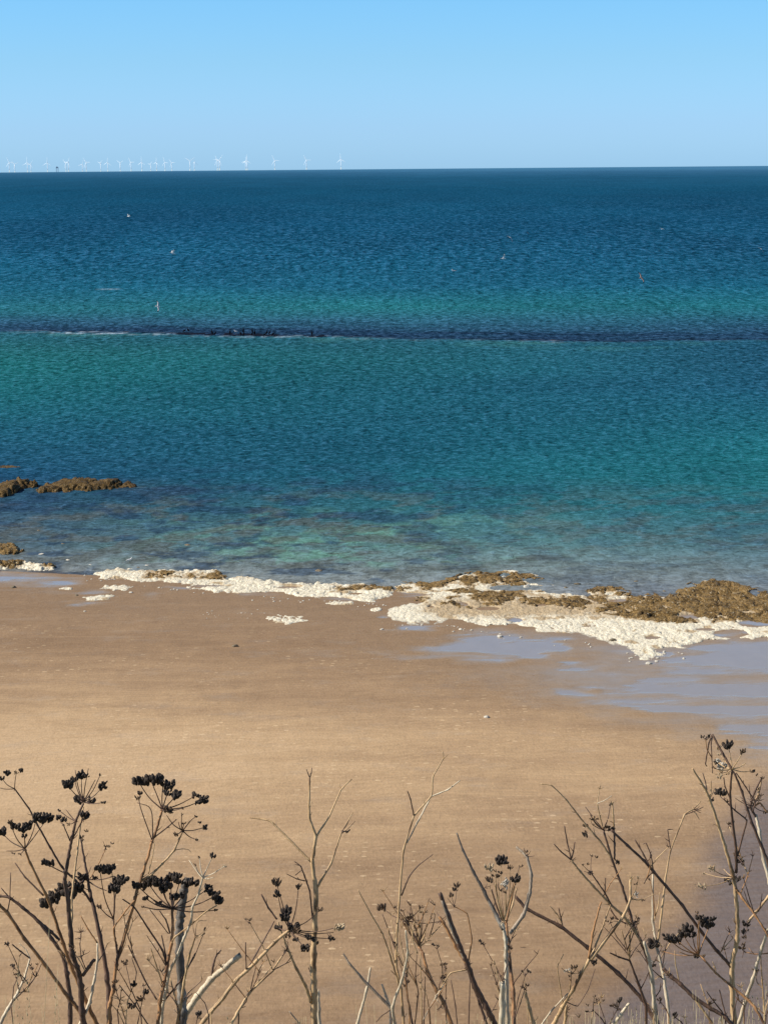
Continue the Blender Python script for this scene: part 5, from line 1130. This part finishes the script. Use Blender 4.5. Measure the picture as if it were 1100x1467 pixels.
    p.stem('d', 2.4, 3.8, [(901, 1375), (914, 1409), (925, 1440)]); p.stem('s', 2.0, 2.4, [(904, 1334), (902, 1340), (901, 1375)]); p.stem('d', 2.0, 2.8, [(873, 1365), (886, 1371), (901, 1376)]); p.stem('s', 1.2, 1.6, [(890, 1333), (896, 1352), (901, 1374)])
    p.stem('w', 3.4, 6.0, [(922, 1349), (929, 1374), (934, 1405), (937, 1443), (940, 1480)]); p.stem('s', 1, 1.6, [(910, 1337), (925, 1361), (930, 1378)])
    p.stem('s', 1.4, 2.6, [(877, 1149), (878, 1168), (879, 1187)]); p.stem('d', 2.6, 2.4, [(879, 1187), (880, 1208), (880, 1231)][::1])
    p.stem('s', 1.4, 2.0, [(855, 1151), (859, 1170), (864, 1189)]); p.stem('s', 1.0, 1.2, [(859, 1125), (857, 1138), (855, 1151)]); p.stem('w', 1.0, 1.4, [(876, 1140), (865, 1147), (855, 1151)])
    p.umbel(864, 1189, [(849, 1182, 4, 'b'), (839, 1183, 8, 'b'), (845, 1167, 0, 'n'), (838, 1156, 0, 'n'), (874, 1152, 5, 'b'), (875, 1188, 9, 'k'), (870, 1185, 8, 'b'), (868, 1178, 0, 'n'), (849, 1174, 6, 'b')], w=1.6)
    p.umbel(849, 1182, [(846, 1173, 4, 'b'), (850, 1170, 4, 'b'), (855, 1173, 4, 'b')], 's', 1); p.umbel(846, 1250, [(834, 1239, 5, 'b'), (842, 1237, 4, 'b'), (847, 1226, 5, 'b'), (854, 1228, 5, 'b'), (836, 1248, 0, 'n'), (846, 1251, 7, 'k')], 'd', 1.1)
    p.umbel(838, 1190, [(837, 1195, 7, 'k'), (839, 1198, 6, 'k')], 'd', .8); p.umbel(880, 1231, [(883, 1235, 7, 'k')], 'd', 1); p.tuft(898, 1318, 9, 9, 's', 2.8); p.tuft(897, 1322, 5, 7, 'd', 3); p.tuft(936, 1452, 8, 9, 'd', 2.8); p.tuft(818, 1233, 5, 7, 'd', 2.8); p.tuft(859, 1130, 4, 6, 's'); p.tuft(876, 1153, 5, 7, 's', 1); p.tuft(910, 1338, 6, 9, 's', 2); p.tuft(851, 1176, 6, 9, 's', 1)
    fill(p, 9, 1270)
    fill(p, 6, 1405)
    # -------- 12: pair of slim pale stems
    p = Plant('slim pale stem with a bent side shoot between the tangled plant and the right clump', 4.75, 956, 0.1)
    p.stem('w', 2.4, 4.8, [(934.5, 1252), (934.5, 1320), (940, 1356), (948, 1389), (954, 1425), (960, 1480)])
    p.stem('s', 1.4, 3.2, [(1003, 1148), (993, 1159), (980, 1167), (960, 1218), (953, 1258), (949, 1292), (941, 1356)]); p.stem('d', 1.2, 2.0, [(959, 1188), (956, 1189), (958, 1205), (960, 1217)]); p.stem('d', 1.2, 1.6, [(1007, 1156), (995, 1162), (981, 1167)]); p.stem('s', 1, 1.2, [(1001, 1174), (996, 1165), (990, 1161)]); p.stem('s', 1.2, 1.8, [(945, 1278), (942, 1300), (935, 1322)])
    p.umbel(939, 1354, [(937, 1352, 16, 'k'), (933, 1356, 9, 'k')], 'd', 1.2); p.tuft(994, 1160, 5, 9, 'd', 1.8); p.tuft(935, 1322, 5, 6, 'w', 2); p.umbel(940, 1375, [(933, 1378, 8, 't'), (936, 1383, 7, 'b'), (942, 1372, 6, 'b')], 's', 1); p.tuft(948, 1398, 7, 14, 's', 2.6)
    fill(p, 5, 1290)
    # -------- 13: right clump, tall
    p = Plant('tallest dried plant at the right with a white silk web in its top head', 4.5, 1050, 0.12)
    p.stem('s', 2.2, 7.0, [(991, 1101), (1009, 1129), (1016, 1145), (1027, 1178), (1038, 1213), (1049, 1251), (1053, 1278), (1056, 1320), (1055, 1347), (1048, 1381), (1048, 1411), (1052, 1480)])
    p.stem('d', 3.0, 4.2, [(875, 1189), (898, 1211), (922, 1233), (934, 1247), (953, 1269), (976, 1296), (1005, 1336), (1027, 1363), (1047, 1385)])
    p.stem('d', 2.0, 2.2, [(909, 1203), (922, 1225), (933, 1247)]); p.stem('d', 1.2, 1.8, [(921, 1209), (925, 1208), (932, 1225), (935, 1246)]); p.stem('d', 1.2, 1.6, [(922, 1266), (926, 1258), (934, 1249)])
    p.stem('d', 2.4, 3.8, [(1048, 1102), (1045, 1140), (1049, 1178), (1054, 1222), (1054, 1250)]); p.stem('d', 1.6, 2.6, [(1036, 1145), (1052, 1161), (1069, 1175), (1064, 1196), (1056, 1226)]); p.stem('d', 1.4, 1.8, [(1036, 1114), (1038, 1127), (1044, 1141)])
    p.stem('d', 2.4, 5.6, [(1048, 1104), (1052, 1109), (1062, 1134), (1070, 1160), (1076, 1178), (1089, 1209), (1101, 1240), (1112, 1280)] + [(1114, 1350), (1112, 1420), (1108, 1480)])
    p.stem('d', 1.6, 2.2, [(1054, 1107), (1068, 1128), (1081, 1149), (1078, 1162)]); p.stem('d', 2.6, 3.0, [(1020, 1052), (1035, 1080), (1048, 1102)]); p.stem('d', 1.2, 2.2, [(1012, 1098), (1010, 1094), (1015, 1064), (1020, 1052)]); p.stem('d', 1.0, 1.8, [(1020, 1108), (1019, 1085), (1018, 1065), (1020, 1053)])
    p.stem('d', 1.2, 1.8, [(1006, 1107), (1010, 1120), (1012, 1132)]); p.stem('s', 1, 1.6, [(1018, 1118), (1018, 1132), (1016, 1143)]); p.stem('o', 2.0, 3.4, [(1051, 1269), (1063, 1287), (1082, 1312), (1102, 1345), (1112, 1380)][::-1] if False else [(1120, 1372), (1100, 1341), (1082, 1312), (1063, 1287), (1052, 1270)])
    p.umbel(1048, 1102, [(1042, 1067, 12, 'k'), (1064, 1077, 9, 'b'), (1068, 1093, 0, 'n'), (1077, 1105, 7, 'b'), (1084, 1110, 4, 'b', -0.4), (1035, 1096, 17, 't'), (1027, 1089, 9, 't'), (1030, 1112, 9, 'p'), (1022, 1100, 5, 'b'), (1030, 1080, 6, 'p'), (1026, 1092, 7, 'k'), (1042, 1107, 6, 'b')], 's', 1.5)
    p.umbel(1036, 1145, [(1029, 1134, 11, 'k'), (1034, 1136, 11, 'k')], 'd', 1.2); p.umbel(1016, 1146, [(1018, 1146, 7, 'k')], 'd', 1); p.umbel(1055, 1226, [(1055, 1227, 10, 'b'), (1060, 1234, 9, 'k'), (1064, 1238, 6, 'b')], 'd', 1.2)
    p.umbel(1052, 1257, [(1019, 1245, 10, 'p'), (1008, 1251, 5, 'p'), (1005, 1270, 11, 'p'), (1040, 1260, 8, 'b'), (1036, 1245, 0, 'n'), (1046, 1265, 8, 'k'), (1056, 1260, 9, 'k')], 's', 1.4)
    p.tuft(1028, 1075, 7, 12, 's', 1.0); p.tuft(1033, 1108, 8, 12, 's', 2.8); p.tuft(1019, 1244, 6, 9, 's'); p.tuft(1005, 1270, 7, 10, 's', 2); p.tuft(1041, 1150, 7, 8, 'd', 2.6); p.tuft(935, 1250, 7, 6, 'd', 3); p.tuft(1060, 1232, 5, 9, 's', 1.5); p.tuft(1047, 1384, 5, 8, 'w', 2.5, 1)
    fill(p, 7, 1280)
    fill(p, 6, 1405)
    # -------- 14: right edge
    p = Plant('pale stems crowding the right edge with one hanging dark head', 4.7, 1068, 0.1)
    p.stem('w', 3.0, 5.5, [(1110, 1308), (1100, 1332), (1091, 1356), (1078, 1403), (1067, 1434), (1054, 1480)])
    p.stem('w', 3.4, 5.5, [(1082, 1167), (1087, 1191), (1093, 1231), (1102, 1264), (1112, 1310), (1118, 1380), (1114, 1478)])
    p.stem('s', 3.0, 3.6, [(1071, 1321), (1082, 1307), (1100, 1285), (1116, 1268)])
    p.stem('d', 2.0, 3.2, [(1091, 1113), (1080, 1135), (1074, 1156), (1082, 1170)]); p.stem('s', 1.6, 2.0, [(1090, 1116), (1086, 1137), (1079, 1152)]); p.stem('o', 1.6, 2.4, [(1107, 1170), (1097, 1162), (1088, 1150), (1079, 1156)])
    p.stem('o', 1.2, 2.0, [(1064, 1363), (1080, 1367), (1098, 1366), (1112, 1362)]); p.stem('s', 1.4, 2.4, [(1089, 1370), (1091, 1405), (1094, 1443), (1096, 1480)]); p.stem('d', 1, 1.4, [(1065, 1276), (1070, 1291), (1080, 1309)]); p.stem('d', 1, 1.4, [(1091, 1280), (1089, 1295), (1086, 1306)])
    p.umbel(1071, 1321, [(1068, 1324, 10, 'k'), (1067, 1334, 10, 'k'), (1065, 1343, 7, 'b')], 'd', 1.2); p.umbel(1065, 1362, [(1062, 1358, 9, 'b'), (1064, 1352, 7, 'b'), (1063, 1372, 0, 'n')], 'd', 1.1)
    p.umbel(1079, 1155, [(1091, 1115, 6, 'b'), (1060, 1142, 0, 'n'), (1072, 1124, 0, 'n'), (1062, 1146, 0, 'n'), (1096, 1163, 7, 'b'), (1090, 1140, 6, 'b'), (1086, 1130, 6, 'b'), (1052, 1143, 0, 'n')], 'd', 1.4); p.tuft(1080, 1148, 9, 14, 'd', 1.4); p.tuft(1086, 1145, 7, 10, 's', 1.2); p.tuft(1073, 1158, 6, 8, 'd', 2.8); p.tuft(1068, 1431, 7, 8, 'd', 2.8)
    fill(p, 6, 1300)
    fill(p, 6, 1405)
    # -------- 15: black head at right and its rust stem
    p = Plant('dried plant with three black seed clusters low at the right', 4.4, 1080, 0.08)
    p.stem('o', 2.2, 4.2, [(1000, 1368), (1007, 1374), (1025, 1394), (1045, 1411), (1069, 1431), (1082, 1445), (1100, 1478)])
    p.umbel(1000, 1368, [(955, 1343, 11, 'k'), (961, 1347, 13, 'k'), (968, 1345, 13, 'k'), (978, 1338, 14, 'k'), (985, 1330, 14, 'k'), (991, 1340, 10, 'k'), (1002, 1314, 10, 'k'), (1009, 1321, 14, 'k'), (1016, 1325, 13, 'k'), (1021, 1317, 9, 'k'), (998, 1307, 6, 'b'), (949, 1363, 5, 'b'), (973, 1364, 0, 'n'), (974, 1352, 5, 'b'), (997, 1369, 8, 'k'), (1006, 1370, 7, 'b')], 'o', 1.8); p.stem('s', 1, 1.4, [(1020, 1378), (1024, 1386), (1025, 1394)])
    p = Plant('dark knotted stalk lying to the left below the three black clusters', 4.5, 1045, 0.06)
    p.stem('d', 4.6, 5.0, [(949, 1387), (962, 1400), (973, 1409), (994, 1429), (1018, 1445), (1040, 1458), (1056, 1480)]); p.stem('s', 2.6, 3.6, [(978, 1411), (1002, 1441), (1030, 1480)])
    p.stem('d', 1.4, 2.2, [(1011, 1420), (1022, 1435), (1034, 1450)]); p.stem('d', 1.6, 2.0, [(1030, 1418), (1034, 1435), (1039, 1455)][:3]); p.stem('s', 1.0, 1.8, [(966, 1362), (967, 1380), (972, 1405)]); p.tuft(962, 1402, 10, 9, 'd', 3.0); p.tuft(956, 1398, 6, 14, 's', 2.8); p.tuft(1039, 1456, 6, 8, 'd', 3); p.stem('s', 1, 1.5, [(1003, 1410), (1005, 1416), (1019, 1440)][:2] + [(1015, 1442)])
    p.umbel(1019, 1444, [(1018, 1437, 7, 'b'), (1022, 1432, 6, 'b')], 's', 1)
    p = Plant('single round black seed head on a short stalk at the bottom right', 4.4, 985, 0.03)
    p.stem('d', 1.4, 2.0, [(966, 1457), (975, 1464), (986, 1480)]); p.umbel(966, 1457, [(966, 1454, 10, 'k')], 'd', 1); p.stem('s', 1.2, 1.6, [(980, 1458), (984, 1470), (986, 1481)]); p.tuft(980, 1458, 7, 10, 's', 1.4)

def build_grass():
    mt = stem_mat('dry_grass', (0.46, 0.38, 0.20), (0.66, 0.56, 0.32), (0.22, 0.16, 0.07), 0.4)
    V = []; Fc = []
    def blade(tip, base, w, lean=0.0, head=0):
        tip = Vector(tip); base = Vector(base); mid = base.lerp(tip, 0.55) + Vector((lean, 0, 0.02)) * (tip - base).length
        pth = crom([np.array(base), np.array(mid), np.array(tip)], 4)
        tube([Vector(q) for q in pth], [w * (1 - 0.7 * k / (len(pth) - 1)) for k in range(len(pth))], 3, V, Fc)
        if head:
            for k in range(9):
                q = tip.lerp(base, 0.018 * k); sg = 1 if k % 2 else -1
                seed_fruit(V, Fc, q + Vector((sg * 0.0016, 0, 0)), (sg * 0.35, 0, 1), 0.007, 0.0012)
    def px_blade(x, y, dx, Y, w=0.0011, head=0):
        tip = at(np.array(float(x)), np.array(float(y)), Y); b = at(np.array(float(x + dx)), np.array(1500.0), Y)
        blade(tip, (float(b[0]), Y, float(cliff_z(0, Y)) - 0.05), w, random.uniform(-.03, .03), head)
    for x, y, dx, h_ in ((72, 1313, -55, 0), (27, 1385, -22, 1), (8, 1425, -14, 0), (40, 1408, -6, 1), (80, 1405, -12, 1), (84, 1380, -36, 0), (55, 1130 + 12, -4, 0), (38, 1440, 2, 0), (20, 1430, -8, 0), (510, 1440, 8, 0), (523, 1432, 14, 0), (536, 1440, 8, 0), (1078, 1428, 10, 1), (1073, 1440, -10, 0), (1072, 1416, -8, 0), (60, 1440, 4, 0), (558, 1420, -4, 0), (625, 1440, 4, 0),
                        (700, 1438, 3, 0), (684, 1452, 5, 0), (900, 1436, -2, 0), (911, 1445, -2, 1), (918, 1436, -3, 0), (904, 1446, -4, 0), (1085, 1430, 8, 1), (1097, 1410, -4, 1), (1092, 1440, 4, 0), (998, 1443, -14, 0), (1010, 1448, -20, 0), (1001, 1440, 10, 0), (1064, 1450, 4, 0), (735, 1452, 0, 0)):
        if y > 1200: px_blade(x, y, dx, random.uniform(4.2, 4.9), 0.0011, h_)
    for _ in range(46):
        cx = random.uniform(690, 1110) if random.random() < 0.7 else random.uniform(-10, 690)
        top = random.expovariate(1 / (13.0 if cx > 690 else 6.0)); Yc = random.uniform(4.1, 5.0)
        for _k in range(random.randint(3, 9)):
            px_blade(cx + random.gauss(0, 7), max(1466 - top * random.uniform(0.2, 1.25) + random.uniform(-2, 6), 1418), random.gauss(0, 30), Yc + random.uniform(-.1, .1), random.uniform(0.0005, 0.0012), 1 if random.random() < .08 else 0)
    for _ in range(2600):      # the rest of the turf, below the picture
        X = random.uniform(-3.2, 3.2); Y = random.uniform(3.0, 6.6); z = float(cliff_z(0, Y)) - 0.06
        l_ = random.uniform(0.12, 0.34)
        blade((X + random.uniform(-.12, .12), Y + random.uniform(-.1, .1), z + l_), (X, Y, z), 0.0012, random.uniform(-.1, .1))
    o = mesh_obj('dry_grass', V, Fc, mt); tag(o, 'straw coloured dry grass growing along the cliff edge', 'grass', kind='stuff')

build_sea(); build_beach(); build_rocks(); build_stones(); build_cliff(); build_turbines(); build_birds(); build_plants(); build_grass()
